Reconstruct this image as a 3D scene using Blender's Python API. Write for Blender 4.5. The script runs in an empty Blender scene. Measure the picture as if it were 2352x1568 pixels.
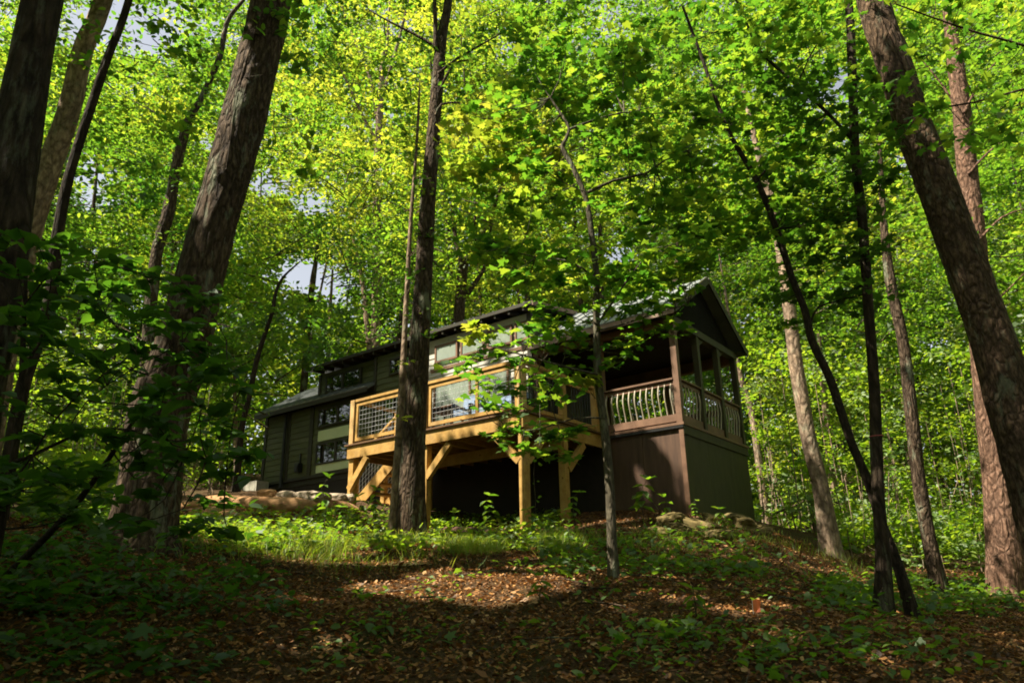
import bpy, math, random
import numpy as np

# ------------------------------------------------------------------ camera, sky, sun, exposure
SC = bpy.context.scene
COL = SC.collection
R_ = math.radians
PITCH, ROLL, YAW = R_(19.0), R_(-1.14), R_(37.2)
F_D = 1715.0                                   # focal length in the 2352 px wide view used for the notes below
cp, sp_, cr, sr = math.cos(PITCH), math.sin(PITCH), math.cos(ROLL), math.sin(ROLL)
_right, _fwd, _up = np.array([1., 0, 0]), np.array([0, cp, sp_]), np.array([0, -sp_, cp])
CX, CY, CZ = cr * _right + sr * _up, -sr * _right + cr * _up, _fwd
from mathutils import Matrix, Vector
cam_d = bpy.data.cameras.new('camera')
cam = bpy.data.objects.new('camera', cam_d); COL.objects.link(cam)
cam_d.sensor_width = 36.0; cam_d.lens = 26.25
cam_d.clip_start = 0.05; cam_d.clip_end = 3000
cam.matrix_world = Matrix(((CX[0], CY[0], -CZ[0], 0), (CX[1], CY[1], -CZ[1], 0), (CX[2], CY[2], -CZ[2], 0), (0, 0, 0, 1)))
SC.camera = cam

SUN_EL = R_(56)
_sh = np.array([-0.93, -0.36]); _sh /= np.linalg.norm(_sh)
SUN = np.array([_sh[0] * math.cos(SUN_EL), _sh[1] * math.cos(SUN_EL), math.sin(SUN_EL)])   # towards the sun
world = bpy.data.worlds.new('World'); SC.world = world; world.use_nodes = True
_nt = world.node_tree
_bg = _nt.nodes['Background']
_sky = _nt.nodes.new('ShaderNodeTexSky'); _sky.sky_type = 'NISHITA'; _sky.sun_disc = False
_sky.sun_elevation = SUN_EL; _sky.sun_rotation = math.atan2(SUN[0], SUN[1])
_sky.air_density = 1.0; _sky.dust_density = 2.0
_hs = _nt.nodes.new('ShaderNodeHueSaturation'); _hs.inputs['Saturation'].default_value = 0.32
_nt.links.new(_sky.outputs[0], _hs.inputs['Color']); _nt.links.new(_hs.outputs[0], _bg.inputs[0]); _bg.inputs[1].default_value = 0.070
sun_d = bpy.data.lights.new('sun', 'SUN'); sun_d.energy = 5.0; sun_d.angle = R_(0.53); sun_d.color = (1.0, 0.91, 0.74)
sun_o = bpy.data.objects.new('sun', sun_d); COL.objects.link(sun_o)
sun_o.rotation_euler = Vector(SUN).to_track_quat('Z', 'Y').to_euler()
sun_o.location = (-20, -10, 40)
SC.view_settings.view_transform = 'Standard'; SC.view_settings.look = 'None'
SC.view_settings.exposure = 1.62; SC.view_settings.gamma = 1.0
SC.render.engine = 'CYCLES'
cy = SC.cycles
cy.max_bounces = 7; cy.diffuse_bounces = 4; cy.glossy_bounces = 3; cy.transmission_bounces = 5; cy.transparent_max_bounces = 6
cy.use_denoising = True
try: cy.denoiser = 'OPENIMAGEDENOISE'
except Exception: pass
cy.sample_clamp_indirect = 6.0
cy.caustics_reflective = False; cy.caustics_refractive = False
cy.filter_width = 1.8
cy.use_adaptive_sampling = True; cy.adaptive_threshold = 0.015

rng = np.random.default_rng(7)
random.seed(7)

# ------------------------------------------------------------------ geometry helpers
def ray(x, y):
    return CX * ((x - 1176) / F_D) + CY * (-(y - 784) / F_D) + CZ
def at(x, y, Y):                               # the point seen at (x, y), Y metres ahead of the camera over ground
    d = ray(x, y); return d * (Y / d[1])
C0 = np.array([3.168, 13.766, 3.023])          # porch corner of the cabin at floor level
UU = np.array([-math.cos(YAW), math.sin(YAW), 0]); GG = np.array([math.sin(YAW), math.cos(YAW), 0])
def HL(s, d, z): return C0 + UU * s + GG * d + np.array([0, 0, z])

def hash3(i, j, k):
    n = (i * 374761393 + j * 668265263 + k * 2147483647 * 7 + 1274126177) & 0xFFFFFFFF
    n = ((n ^ (n >> 13)) * 1274126177) & 0xFFFFFFFF
    n = (n ^ (n >> 16)) & 0xFFFF
    return n / 65535.0
def vnoise(p):
    p = np.asarray(p, float); f = np.floor(p).astype(np.int64); t = p - f; t = t * t * (3 - 2 * t)
    r = 0
    for a in (0, 1):
        for b in (0, 1):
            for c in (0, 1):
                w = (t[:, 0] if a else 1 - t[:, 0]) * (t[:, 1] if b else 1 - t[:, 1]) * (t[:, 2] if c else 1 - t[:, 2])
                r = r + w * hash3(f[:, 0] + a, f[:, 1] + b, f[:, 2] + c)
    return r * 2 - 1
def fbm(p, o=3):
    p = np.asarray(p, float); s = 0; a = 1; n = 0
    for k in range(o):
        s = s + a * vnoise(p * 2 ** k + 17.3 * k); n += a; a *= .5
    return s / n

def link(name, me, mats=None, parent=None):
    o = bpy.data.objects.new(name, me); COL.objects.link(o)
    for m in (mats if isinstance(mats, (list, tuple)) else [mats] if mats else []): me.materials.append(m)
    if parent is not None: o.parent = parent
    return o
def tag(o, label=None, cat=None, group=None, kind=None):
    if label: o['label'] = label
    if cat: o['category'] = cat
    if group: o['group'] = group
    if kind: o['kind'] = kind
    return o
def empty(name, loc=(0, 0, 0), rz=0.0):
    o = bpy.data.objects.new(name, None); COL.objects.link(o); o.empty_display_size = .2
    o.location = loc; o.rotation_euler = (0, 0, rz); return o

class MB:                                      # collects polygons, builds ONE mesh object
    def __init__(self): self.v = []; self.f = []
    def quad(self, a, b, c, d):
        n = len(self.v); self.v += [tuple(a), tuple(b), tuple(c), tuple(d)]; self.f.append((n, n + 1, n + 2, n + 3)); return self
    def poly(self, pts):
        n = len(self.v); self.v += [tuple(p) for p in pts]; self.f.append(tuple(range(n, n + len(pts)))); return self
    def hexa(self, p):                         # 8 corners: bottom 4 ccw, top 4 ccw
        n = len(self.v); self.v += [tuple(q) for q in p]
        for q in ((3, 2, 1, 0), (4, 5, 6, 7), (0, 1, 5, 4), (1, 2, 6, 5), (2, 3, 7, 6), (3, 0, 4, 7)): self.f.append(tuple(n + k for k in q))
        return self
    def box(self, x0, x1, y0, y1, z0, z1):
        return self.hexa([(x0, y0, z0), (x1, y0, z0), (x1, y1, z0), (x0, y1, z0), (x0, y0, z1), (x1, y0, z1), (x1, y1, z1), (x0, y1, z1)])
    def beam(self, p, q, w, h, up=(0, 0, 1)):
        p, q = np.array(p, float), np.array(q, float); d = q - p; d /= np.linalg.norm(d)
        s = np.cross(d, up); s /= np.linalg.norm(s); t = np.cross(s, d)
        s *= w / 2; t *= h / 2
        return self.hexa([p - s - t, p + s - t, q + s - t, q - s - t, p - s + t, p + s + t, q + s + t, q - s + t])
    def tube(self, pts, rad, n=8, caps=True):
        v, f = tube_np(np.array(pts, float), np.array(rad, float), n, caps); k = len(self.v)
        self.v += [tuple(q) for q in v]; self.f += [tuple(i + k for i in q) for q in f]; return self
    def prism(self, pts2, y0, y1):             # outline in x,z extruded along y
        n = len(pts2)
        self.poly([(x, y0, z) for x, z in pts2][::1]); self.poly([(x, y1, z) for x, z in pts2][::-1])
        for i in range(n):
            (xa, za), (xb, zb) = pts2[i], pts2[(i + 1) % n]
            self.quad((xa, y0, za), (xa, y1, za), (xb, y1, zb), (xb, y0, zb))
        return self
    def build(self, name, mat, parent=None, smooth=False):
        me = bpy.data.meshes.new(name); me.from_pydata(self.v, [], self.f); me.validate(); me.update()
        if smooth: me.polygons.foreach_set('use_smooth', [True] * len(me.polygons))
        return link(name, me, mat, parent)

def frames(P):
    T = np.gradient(P, axis=0); T /= np.linalg.norm(T, axis=1)[:, None] + 1e-9
    ref = np.array([0.13, 1.0, 0.07]) if abs(T[0][1]) < .9 else np.array([1.0, .1, 0])
    S = np.cross(T, ref); S /= np.linalg.norm(S, axis=1)[:, None] + 1e-9
    return T, S, np.cross(S, T)
def tube_np(P, r, n=8, caps=True):
    T, S, B = frames(P); a = np.linspace(0, 2 * np.pi, n, endpoint=False)
    ring = np.cos(a)[None, :, None] * S[:, None, :] + np.sin(a)[None, :, None] * B[:, None, :]
    V = (P[:, None, :] + ring * r[:, None, None]).reshape(-1, 3)
    F = []
    for i in range(len(P) - 1):
        for j in range(n):
            F.append((i * n + j, i * n + (j + 1) % n, (i + 1) * n + (j + 1) % n, (i + 1) * n + j))
    if caps: F.append(tuple(range(n - 1, -1, -1))); F.append(tuple((len(P) - 1) * n + j for j in range(n)))
    return V, F
def resample(P, r, step):
    P = np.asarray(P, float); r = np.asarray(r, float)
    if len(P) < 3:
        m = max(2, int(np.linalg.norm(P[-1] - P[0]) / step)); t = np.linspace(0, 1, m)[:, None]
        return P[0] * (1 - t) + P[-1] * t, r[0] * (1 - t[:, 0]) + r[-1] * t[:, 0]
    Q = np.vstack([2 * P[0] - P[1], P, 2 * P[-1] - P[-2]]); out = []; ro = []
    for i in range(len(P) - 1):
        p0, p1, p2, p3 = Q[i:i + 4]; m = max(2, int(np.linalg.norm(p2 - p1) / step))
        for t in np.linspace(0, 1, m, endpoint=False):
            out.append(.5 * (2 * p1 + (p2 - p0) * t + (2 * p0 - 5 * p1 + 4 * p2 - p3) * t * t + (3 * p1 - p0 - 3 * p2 + p3) * t ** 3))
            ro.append(r[i] * (1 - t) + r[i + 1] * t)
    out.append(P[-1]); ro.append(r[-1])
    return np.array(out), np.array(ro)

def mesh_np(name, V, loops, sizes, midx=None):
    me = bpy.data.meshes.new(name)
    me.vertices.add(len(V)); me.vertices.foreach_set('co', np.ascontiguousarray(V, np.float32).ravel())
    me.loops.add(len(loops)); me.loops.foreach_set('vertex_index', np.ascontiguousarray(loops, np.int32))
    st = np.zeros(len(sizes), np.int32); st[1:] = np.cumsum(sizes)[:-1]
    me.polygons.add(len(sizes)); me.polygons.foreach_set('loop_start', st)
    try: me.polygons.foreach_set('loop_total', np.ascontiguousarray(sizes, np.int32))
    except Exception: pass
    if midx is not None: me.polygons.foreach_set('material_index', np.ascontiguousarray(midx, np.int32))
    me.update(calc_edges=True); me.validate()
    return me

# ---- leaves: arrays of (centres, sizes) -> many small leaf faces
def _maple():
    tips = [(0, 1.0), (.62, .74), (.50, .12)]; val = [(.20, .52), (.30, .28)]
    half = [(0.03, -.02), (.30, -.12), (.50, .10), (.33, .28), (.66, .62), (.26, .55), (.16, .78), (0, 1.02)]
    pts = half + [(-x, y) for x, y in half[::-1][1:]]
    return np.array(pts, float)
SHAPES = {
    'diamond': (np.array([(0, 0, 0), (.30, .45, .07), (0, 1, -.04), (-.30, .45, .07)]), [(0, 1, 2, 3)]),
    'ovate': (np.array([(0, 0, 0), (.27, .25, .06), (.24, .62, .06), (0, 1, -.10), (-.24, .62, .06), (-.27, .25, .06)]), [(0, 1, 2, 3), (0, 3, 4, 5)]),
    'blade': (np.array([(.03, 0, 0), (.022, .55, .02), (0, 1, .16), (-.022, .55, .02)]), [(0, 1, 2, 3)]),
    'litter': (np.array([(0, 0, .0), (.26, .3, .10), (.20, .7, .05), (0, 1, .12), (-.20, .7, .11), (-.26, .3, .04)]), [(0, 1, 2, 3), (0, 3, 4, 5)]),
}
_m = _maple(); _mz = -.10 * (_m[:, 0] ** 2) * 2 - .10 * np.maximum(_m[:, 1] - .4, 0)
SHAPES['maple'] = (np.column_stack([_m, _mz]), [tuple(range(len(_m)))])
def leaf_arrays(P, size, shape, tilt=.5, g=None, up=None):
    """P (n,3); size scalar or (n,); tilt: sigma (radians) of the leaf plane away from horizontal."""
    g = g or rng; n = len(P); T, faces = SHAPES[shape]
    size = np.broadcast_to(np.asarray(size, float), (n,)) * g.uniform(.7, 1.25, n)
    phi = g.uniform(0, 2 * np.pi, n); nn = np.stack([g.normal(0, tilt, n), g.normal(0, tilt, n), np.ones(n)], 1)
    if up is not None: nn = up + g.normal(0, tilt, (n, 3))
    nn /= np.linalg.norm(nn, axis=1)[:, None]
    a = np.stack([np.cos(phi), np.sin(phi), np.zeros(n)], 1)
    a -= nn * (a * nn).sum(1)[:, None]; a /= np.linalg.norm(a, axis=1)[:, None] + 1e-9
    b = np.cross(a, nn)
    V = P[:, None, :] + size[:, None, None] * (T[None, :, 0, None] * b[:, None, :] + (T[None, :, 1, None] - .4) * a[:, None, :] + T[None, :, 2, None] * nn[:, None, :])
    k = len(T); fl = np.concatenate([np.array(f) for f in faces]); fs = [len(f) for f in faces]
    loops = (np.arange(n)[:, None] * k + fl[None, :]).ravel(); sizes = np.tile(fs, n)
    return V.reshape(-1, 3), loops, sizes
def join_arrays(parts):
    V = []; L = []; S = []; M = []; o = 0
    for i, p in enumerate(parts):
        v, l, s = p[:3]; V.append(v); L.append(l + o); S.append(s); o += len(v); M.append(np.full(len(s), p[3] if len(p) > 3 else 0))
    return np.concatenate(V), np.concatenate(L), np.concatenate(S), np.concatenate(M)
def leaf_object(name, parts, mats, parent=None):
    V, L, S, M = join_arrays(parts)
    return link(name, mesh_np(name, V, L, S, M), mats, parent)
def tubes_arrays(list_of, mi=0):
    V = []; L = []; S = []; o = 0
    for P, r, n in list_of:
        v, f = tube_np(np.asarray(P, float), np.asarray(r, float), n, False)
        V.append(v); L.append(np.array(f).ravel() + o); S.append(np.full(len(f), 4)); o += len(v)
    return np.concatenate(V), np.concatenate(L), np.concatenate(S), mi

# ------------------------------------------------------------------ materials
def newmat(name):
    m = bpy.data.materials.new(name); m.use_nodes = True; nt = m.node_tree; nt.nodes.clear()
    return m, nt, nt.nodes, nt.links
def N(nt, t, **kw):
    n = nt.nodes.new(t)
    for k, v in kw.items(): setattr(n, k, v)
    return n
def ramp(nt, fac, stops):
    r = N(nt, 'ShaderNodeValToRGB'); e = r.color_ramp.elements
    while len(e) < len(stops): e.new(.5)
    for i, (p, c) in enumerate(stops): e[i].position = p; e[i].color = (*c, 1) if len(c) == 3 else c
    nt.links.new(fac, r.inputs[0]); return r.outputs[0]
def noise(nt, scale, detail=4, vec=None, rough=.6):
    n = N(nt, 'ShaderNodeTexNoise'); n.inputs['Scale'].default_value = scale; n.inputs['Detail'].default_value = detail; n.inputs['Roughness'].default_value = rough
    if vec is not None: nt.links.new(vec, n.inputs['Vector'])
    return n.outputs['Fac']
def coords(nt, scale=(1, 1, 1)):
    t = N(nt, 'ShaderNodeTexCoord'); m = N(nt, 'ShaderNodeMapping'); m.inputs['Scale'].default_value = scale
    nt.links.new(t.outputs['Object'], m.inputs['Vector']); return m.outputs[0]
def mixc(nt, fac, a, b, mode='MIX'):
    m = N(nt, 'ShaderNodeMix', data_type='RGBA', blend_type=mode)
    if isinstance(fac, (int, float)): m.inputs[0].default_value = fac
    else: nt.links.new(fac, m.inputs[0])
    for s, v in ((m.inputs[6], a), (m.inputs[7], b)):
        if isinstance(v, tuple): s.default_value = (*v, 1)
        else: nt.links.new(v, s)
    return m.outputs[2]
def bump(nt, h, strength=.5, dist=.02):
    b = N(nt, 'ShaderNodeBump'); b.inputs['Strength'].default_value = strength; b.inputs['Distance'].default_value = dist
    nt.links.new(h, b.inputs['Height']); return b.outputs[0]
def princ(nt, color, rough=.7, metal=0, nrm=None, spec=.3):
    p = N(nt, 'ShaderNodeBsdfPrincipled')
    if isinstance(color, tuple): p.inputs['Base Color'].default_value = (*color, 1)
    else: nt.links.new(color, p.inputs['Base Color'])
    if isinstance(rough, (int, float)): p.inputs['Roughness'].default_value = rough
    else: nt.links.new(rough, p.inputs['Roughness'])
    p.inputs['Metallic'].default_value = metal; p.inputs['Specular IOR Level'].default_value = spec
    if nrm is not None: nt.links.new(nrm, p.inputs['Normal'])
    o = N(nt, 'ShaderNodeOutputMaterial'); nt.links.new(p.outputs[0], o.inputs[0]); return p
def simple(name, c1, c2, rough=.7, scale=6, metal=0, bumps=.2, stretch=(1, 1, 1), island=.25, spec=.3):
    m, nt, _, _ = newmat(name); v = coords(nt, stretch); f = noise(nt, scale, 5, v)
    c = ramp(nt, f, [(.3, c1), (.7, c2)])
    if island:
        g = N(nt, 'ShaderNodeNewGeometry'); k = ramp(nt, g.outputs['Random Per Island'], [(0, (1 - island,) * 3), (1, (1 + island,) * 3)])
        c = mixc(nt, 1.0, c, k, 'MULTIPLY')
    princ(nt, c, rough, metal, bump(nt, f, bumps, .01), spec); return m
def leafmat(name, stops, tstops, fac=.5, gloss=.05, groll=.35, space=0):
    gloss *= .6; groll = .55
    m, nt, _, lk = newmat(name)
    g = N(nt, 'ShaderNodeNewGeometry'); rnd = g.outputs['Random Per Island']
    if space:
        v = coords(nt); nf = noise(nt, space, 2, v)
        a = N(nt, 'ShaderNodeMath', operation='MULTIPLY_ADD'); lk.new(nf, a.inputs[0]); a.inputs[1].default_value = 2.2; a.inputs[2].default_value = -.85
        b = N(nt, 'ShaderNodeMath', operation='MULTIPLY_ADD'); lk.new(rnd, b.inputs[0]); b.inputs[1].default_value = .5; lk.new(a.outputs[0], b.inputs[2]); b.use_clamp = True
        rnd = b.outputs[0]
    c1 = ramp(nt, rnd, stops); c2 = ramp(nt, rnd, tstops)
    d = N(nt, 'ShaderNodeBsdfDiffuse'); lk.new(c1, d.inputs[0]); t = N(nt, 'ShaderNodeBsdfTranslucent'); lk.new(c2, t.inputs[0])
    mx = N(nt, 'ShaderNodeMixShader'); mx.inputs[0].default_value = fac; lk.new(d.outputs[0], mx.inputs[1]); lk.new(t.outputs[0], mx.inputs[2])
    gl = N(nt, 'ShaderNodeBsdfGlossy'); gl.inputs['Roughness'].default_value = groll; gl.inputs['Color'].default_value = (.9, .95, .9, 1)
    m2 = N(nt, 'ShaderNodeMixShader'); m2.inputs[0].default_value = gloss; lk.new(mx.outputs[0], m2.inputs[1]); lk.new(gl.outputs[0], m2.inputs[2])
    o = N(nt, 'ShaderNodeOutputMaterial'); lk.new(m2.outputs[0], o.inputs[0]); return m
def barkmat(name, dark, mid, light, scale=9, stretch=.3, strength=1.0, lichen=0.0):
    m, nt, _, lk = newmat(name); v = coords(nt, (1, 1, stretch))
    nz = N(nt, 'ShaderNodeTexNoise'); nz.inputs['Scale'].default_value = 3; nz.inputs['Detail'].default_value = 3; lk.new(v, nz.inputs['Vector'])
    wv = N(nt, 'ShaderNodeVectorMath', operation='MULTIPLY_ADD'); lk.new(nz.outputs['Color'], wv.inputs[0]); wv.inputs[1].default_value = (.36, .36, .36); lk.new(v, wv.inputs[2])
    vo = N(nt, 'ShaderNodeTexVoronoi'); vo.feature = 'DISTANCE_TO_EDGE'; vo.inputs['Scale'].default_value = scale; lk.new(wv.outputs[0], vo.inputs['Vector'])
    plate = ramp(nt, vo.outputs['Distance'], [(0, (.12, .12, .12)), (.3, (1, 1, 1))])
    f = noise(nt, scale * 2.2, 6, v, .7)
    f2 = noise(nt, 1.3, 3, v)
    c = ramp(nt, f, [(.28, dark), (.5, mid), (.75, light)])
    c = mixc(nt, 1.0, c, ramp(nt, f2, [(.3, (.7, .7, .7)), (.7, (1.25, 1.22, 1.18))]), 'MULTIPLY')
    c = mixc(nt, .6, c, mixc(nt, 1.0, c, plate, 'MULTIPLY'))
    if lichen:
        lf = ramp(nt, noise(nt, 5, 6, v, .7), [(.55, (0, 0, 0)), (.64, (lichen,) * 3)]); c = mixc(nt, lf, c, (.26, .29, .20))
    hm = N(nt, 'ShaderNodeMath', operation='ADD'); lk.new(plate, hm.inputs[0]); lk.new(f, hm.inputs[1])
    princ(nt, c, .9, 0, bump(nt, hm.outputs[0], strength, .03), .15); return m

M = {}
M['bark'] = barkmat('bark_grey_brown', (.022, .014, .009), (.082, .055, .035), (.24, .175, .12), 13, .3, 1.0, .5)
M['bark_pine'] = barkmat('bark_plated', (.024, .015, .009), (.098, .063, .039), (.25, .165, .105), 13, .42, 1.0, .3)
M['bark_pink'] = barkmat('bark_reddish', (.055, .028, .018), (.175, .10, .066), (.33, .21, .15), 11, .4, .8)
M['bark_pale'] = barkmat('bark_pale', (.12, .08, .055), (.29, .21, .145), (.48, .37, .27), 8, .5, .5, .3)
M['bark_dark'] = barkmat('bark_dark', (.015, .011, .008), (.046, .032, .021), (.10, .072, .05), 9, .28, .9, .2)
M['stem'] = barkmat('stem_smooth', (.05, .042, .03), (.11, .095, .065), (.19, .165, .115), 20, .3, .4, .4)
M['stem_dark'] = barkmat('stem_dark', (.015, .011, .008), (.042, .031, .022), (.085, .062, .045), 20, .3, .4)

LG = [(0, (.030, .070, .010)), (.5, (.055, .12, .014)), (1, (.10, .16, .018))]
LT = [(0, (.07, .23, .014)), (.5, (.17, .37, .018)), (1, (.40, .52, .03))]
M['leaf_wood'] = leafmat('leaf_woods', [(0, (.020, .052, .007)), (.5, (.050, .098, .010)), (1, (.15, .175, .018))],
                         [(0, (.06, .20, .014)), (.5, (.20, .38, .020)), (1, (.54, .58, .04))], .58, .05, .4, .16)
M['leaf_maple'] = leafmat('leaf_maple', LG, LT, .55, .06, .35)
M['leaf_dark'] = leafmat('leaf_deep', [(0, (.020, .055, .010)), (1, (.045, .10, .014))], [(0, (.06, .18, .010)), (1, (.14, .32, .016))], .42, .07, .35)
M['leaf_yellow'] = leafmat('leaf_yellow', [(0, (.08, .14, .016)), (1, (.18, .20, .03))], [(0, (.30, .46, .02)), (1, (.56, .55, .05))], .55, .05, .4)
M['leaf_plant'] = leafmat('leaf_plant', [(0, (.035, .085, .012)), (1, (.085, .15, .02))], [(0, (.12, .30, .014)), (1, (.30, .46, .024))], .45, .06, .35)
M['leaf_bright'] = leafmat('leaf_fresh', [(0, (.05, .11, .012)), (1, (.13, .19, .02))], [(0, (.20, .42, .014)), (1, (.46, .58, .03))], .5, .06, .35)
M['grass'] = leafmat('grass_blade', [(0, (.07, .14, .014)), (.7, (.14, .20, .02)), (1, (.22, .18, .05))], [(0, (.26, .46, .016)), (.7, (.46, .56, .03)), (1, (.50, .40, .08))], .5, .05, .4)
M['litter'] = leafmat('leaf_litter', [(0, (.038, .015, .005)), (.45, (.165, .068, .018)), (.9, (.36, .175, .055)), (1, (.46, .29, .13))], [(0, (.08, .03, .008)), (1, (.30, .12, .035))], .25, .05, .45)

def ground_mat():
    m, nt, _, lk = newmat('forest_floor'); v = coords(nt)
    n1 = noise(nt, 14, 8, v, .75); n2 = noise(nt, .7, 3, v); n3 = noise(nt, 45, 4, v)
    c = ramp(nt, n1, [(.3, (.018, .011, .006)), (.5, (.060, .034, .016)), (.72, (.13, .075, .036))])
    c2 = ramp(nt, n3, [(.35, (.03, .018, .009)), (.65, (.16, .10, .052))])
    c = mixc(nt, .45, c, c2)
    gm = ramp(nt, n2, [(.5, (0, 0, 0)), (.66, (.55, .55, .55))]); c = mixc(nt, gm, c, (.035, .05, .012))
    hm = N(nt, 'ShaderNodeMath', operation='ADD'); lk.new(n1, hm.inputs[0]); lk.new(n3, hm.inputs[1])
    princ(nt, c, .95, 0, bump(nt, hm.outputs[0], .9, .04), .1); return m
M['ground'] = ground_mat()
M['dirt'] = simple('bare_clay', (.15, .075, .032), (.44, .26, .13), .95, 5, 0, .8, (1, 1, 1), 0, .1)
M['rock'] = simple('ochre_rock', (.060, .052, .020), (.20, .145, .06), .95, 5, 0, .8, (1, 1, 1), .2, .15)
M['stone'] = simple('pale_stone', (.20, .15, .10), (.48, .39, .29), .9, 5, 0, .6, (1, 1, 1), .15, .15)
M['concrete'] = simple('concrete', (.26, .25, .20), (.40, .38, .32), .9, 12, 0, .5, (1, 1, 1), 0, .15)
M['siding'] = simple('green_siding', (.058, .064, .027), (.090, .098, .042), .65, 9, 0, .15, (.25, 1, 1), .12)
M['siding_sunlit'] = simple('sunlit_siding', (.34, .325, .28), (.48, .46, .40), .65, 9, 0, .15, (.25, 1, 1), .12)  # sunlight put into the colour: paler copy of the green siding
M['trim'] = simple('dark_trim', (.022, .020, .012), (.034, .030, .018), .6, 12, 0, .1)
M['brown'] = simple('brown_paint', (.042, .022, .013), (.095, .051, .030), .55, 2.0, 0, .2, (4.5, 4.5, .5), .08, .35)
M['brown_wood'] = simple('brown_stained_wood', (.095, .048, .027), (.18, .098, .058), .55, 10, 0, .2, (.3, .3, .3), .15, .35)
M['olive'] = simple('olive_paint', (.030, .027, .010), (.052, .046, .017), .6, 8, 0, .1, (1, 1, .3), .08)
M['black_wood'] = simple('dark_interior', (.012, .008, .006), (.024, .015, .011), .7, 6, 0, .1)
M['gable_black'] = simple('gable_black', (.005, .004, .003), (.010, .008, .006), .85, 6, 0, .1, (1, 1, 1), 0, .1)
M['panel'] = simple('pale_green_panel', (.48, .55, .34), (.56, .63, .40), .6, 3, 0, .05, (1, 1, 1), .05)
M['lumber'] = simple('honey_lumber', (.25, .130, .026), (.46, .285, .085), .62, 9, 0, .3, (.5, .5, .5), .28, .3)
def lumber_mat(name, c1, c2, knot, grey):
    m, nt, _, lk = newmat(name); v = coords(nt); f = noise(nt, 9, 6, coords(nt, (.6, .6, .6)), .7)
    c = ramp(nt, f, [(.3, c1), (.7, c2)]); g = N(nt, 'ShaderNodeNewGeometry'); c = mixc(nt, 1.0, c, ramp(nt, g.outputs['Random Per Island'], [(0, (.72,) * 3), (1, (1.25,) * 3)]), 'MULTIPLY')
    vo = N(nt, 'ShaderNodeTexVoronoi'); vo.inputs['Scale'].default_value = 4.2; lk.new(v, vo.inputs['Vector'])
    c = mixc(nt, ramp(nt, vo.outputs['Distance'], [(.07, (.8, .8, .8)), (.13, (0, 0, 0))]), c, knot)
    c = mixc(nt, ramp(nt, noise(nt, 2.2, 5, v, .7), [(.52, (0, 0, 0)), (.72, (.5, .5, .5))]), c, grey)
    princ(nt, c, .65, 0, bump(nt, f, .3, .01), .3); return m
M['lumber'] = lumber_mat('honey_lumber_knotty', (.25, .130, .026), (.47, .29, .085), (.09, .04, .012), (.27, .19, .10))
M['lumber_pale'] = simple('pale_lumber', (.36, .22, .085), (.50, .33, .14), .6, 7, 0, .25, (.35, .35, .35), .15, .3)
M['baluster'] = simple('pale_baluster', (.30, .26, .19), (.44, .385, .295), .6, 9, 0, .15)
M['deckboard'] = simple('deck_boards', (.07, .036, .015), (.13, .068, .03), .65, 8, 0, .25, (.3, 1, 1), .3, .3)
M['roof'] = simple('metal_roof', (.17, .185, .19), (.30, .32, .33), .45, 2, .55, .05, (1, 1, 1), 0, .5)
M['fascia'] = simple('weathered_fascia', (.16, .10, .07), (.28, .20, .15), .7, 12, 0, .2, (.3, 1, 1), .1)
M['black_metal'] = simple('black_metal', (.012, .012, .012), (.02, .02, .02), .45, 20, .3, .05, (1, 1, 1), 0, .4)
M['wire'] = simple('galvanised_wire', (.50, .50, .52), (.66, .66, .68), .38, 20, .6, .05, (1, 1, 1), 0, .5)
M['cushion'] = simple('blue_grey_fabric', (.17, .23, .34), (.25, .32, .44), .9, 30, 0, .3, (1, 1, 1), .06, .1)
M['orange'] = simple('orange_flag_plastic', (.60, .13, .04), (.72, .20, .07), .5, 5, 0, .1, (1, 1, 1), 0, .3)
M['tape'] = simple('pink_tape', (.30, .06, .06), (.38, .08, .08), .5, 5, 0, .1, (1, 1, 1), 0, .3)
def glass_mat():
    m, nt, _, lk = newmat('window_glass'); p = princ(nt, (.012, .014, .010), .03, 0, None, .9); p.inputs['IOR'].default_value = 1.6; return m
M['glass'] = glass_mat()
M['glass_reflection'] = simple('pale_reflection_glass', (.15, .18, .145), (.26, .30, .25), .12, 2.5, 0, 0, (1, 1, .3), 0, .8)  # pale colour stands in for bright reflections, no curtain behind

# ------------------------------------------------------------------ ground
_ctrl = []
def _c(p): _ctrl.append(tuple(p))
for a in ((330, 1228, 8), (945, 1236, 12), (1408, 1324, 8), (2028, 1408, 9), (2098, 1416, 9.4), (2163, 1376, 13), (1908, 1278, 14), (1763, 1221, 20.5),
          (2318, 1359, 13), (1176, 1568, 4.8), (100, 1568, 4.4), (2280, 1568, 4.9), (200, 1195, 14), (640, 1340, 8.0)): _c(at(*a))
for h in ((0, 0, -1.62), (0, 3.2, -1.55), (1.75, -2.65, -2.05), (4.15, -2.65, -1.85), (6.3, -2.65, -1.15), (9.5, -2.0, -.5), (13.2, 0, -.05), (13.2, 4, .2), (6, 2, -1.0), (7.8, -1, -.82)): _c(HL(*h))
for w in ((0, 0, -1.4), (0, -7, -2.6), (-9, -4, -1.9), (9, -4, -2.9), (-13, 9, 1.3), (-16, 20, 3.6), (-10, 30, 4.8), (2, 27, 3.2), (-12, 42, 6.5), (12, 21, .9),
          (12, 32, 1.6), (20, 16, -.4), (16, 8, -1.0), (26, 32, 1.6), (12, 50, 5), (-30, 30, 6), (34, 55, 4.5), (-32, 60, 9), (0, 62, 8)): _c(w)
_ctrl = np.array(_ctrl)
def _tps(r2): return r2 * np.log(r2 + 1e-6)
_d2 = ((_ctrl[:, None, :2] - _ctrl[None, :, :2]) ** 2).sum(-1)
_A = np.zeros((len(_ctrl) + 3,) * 2); n_ = len(_ctrl)
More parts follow.
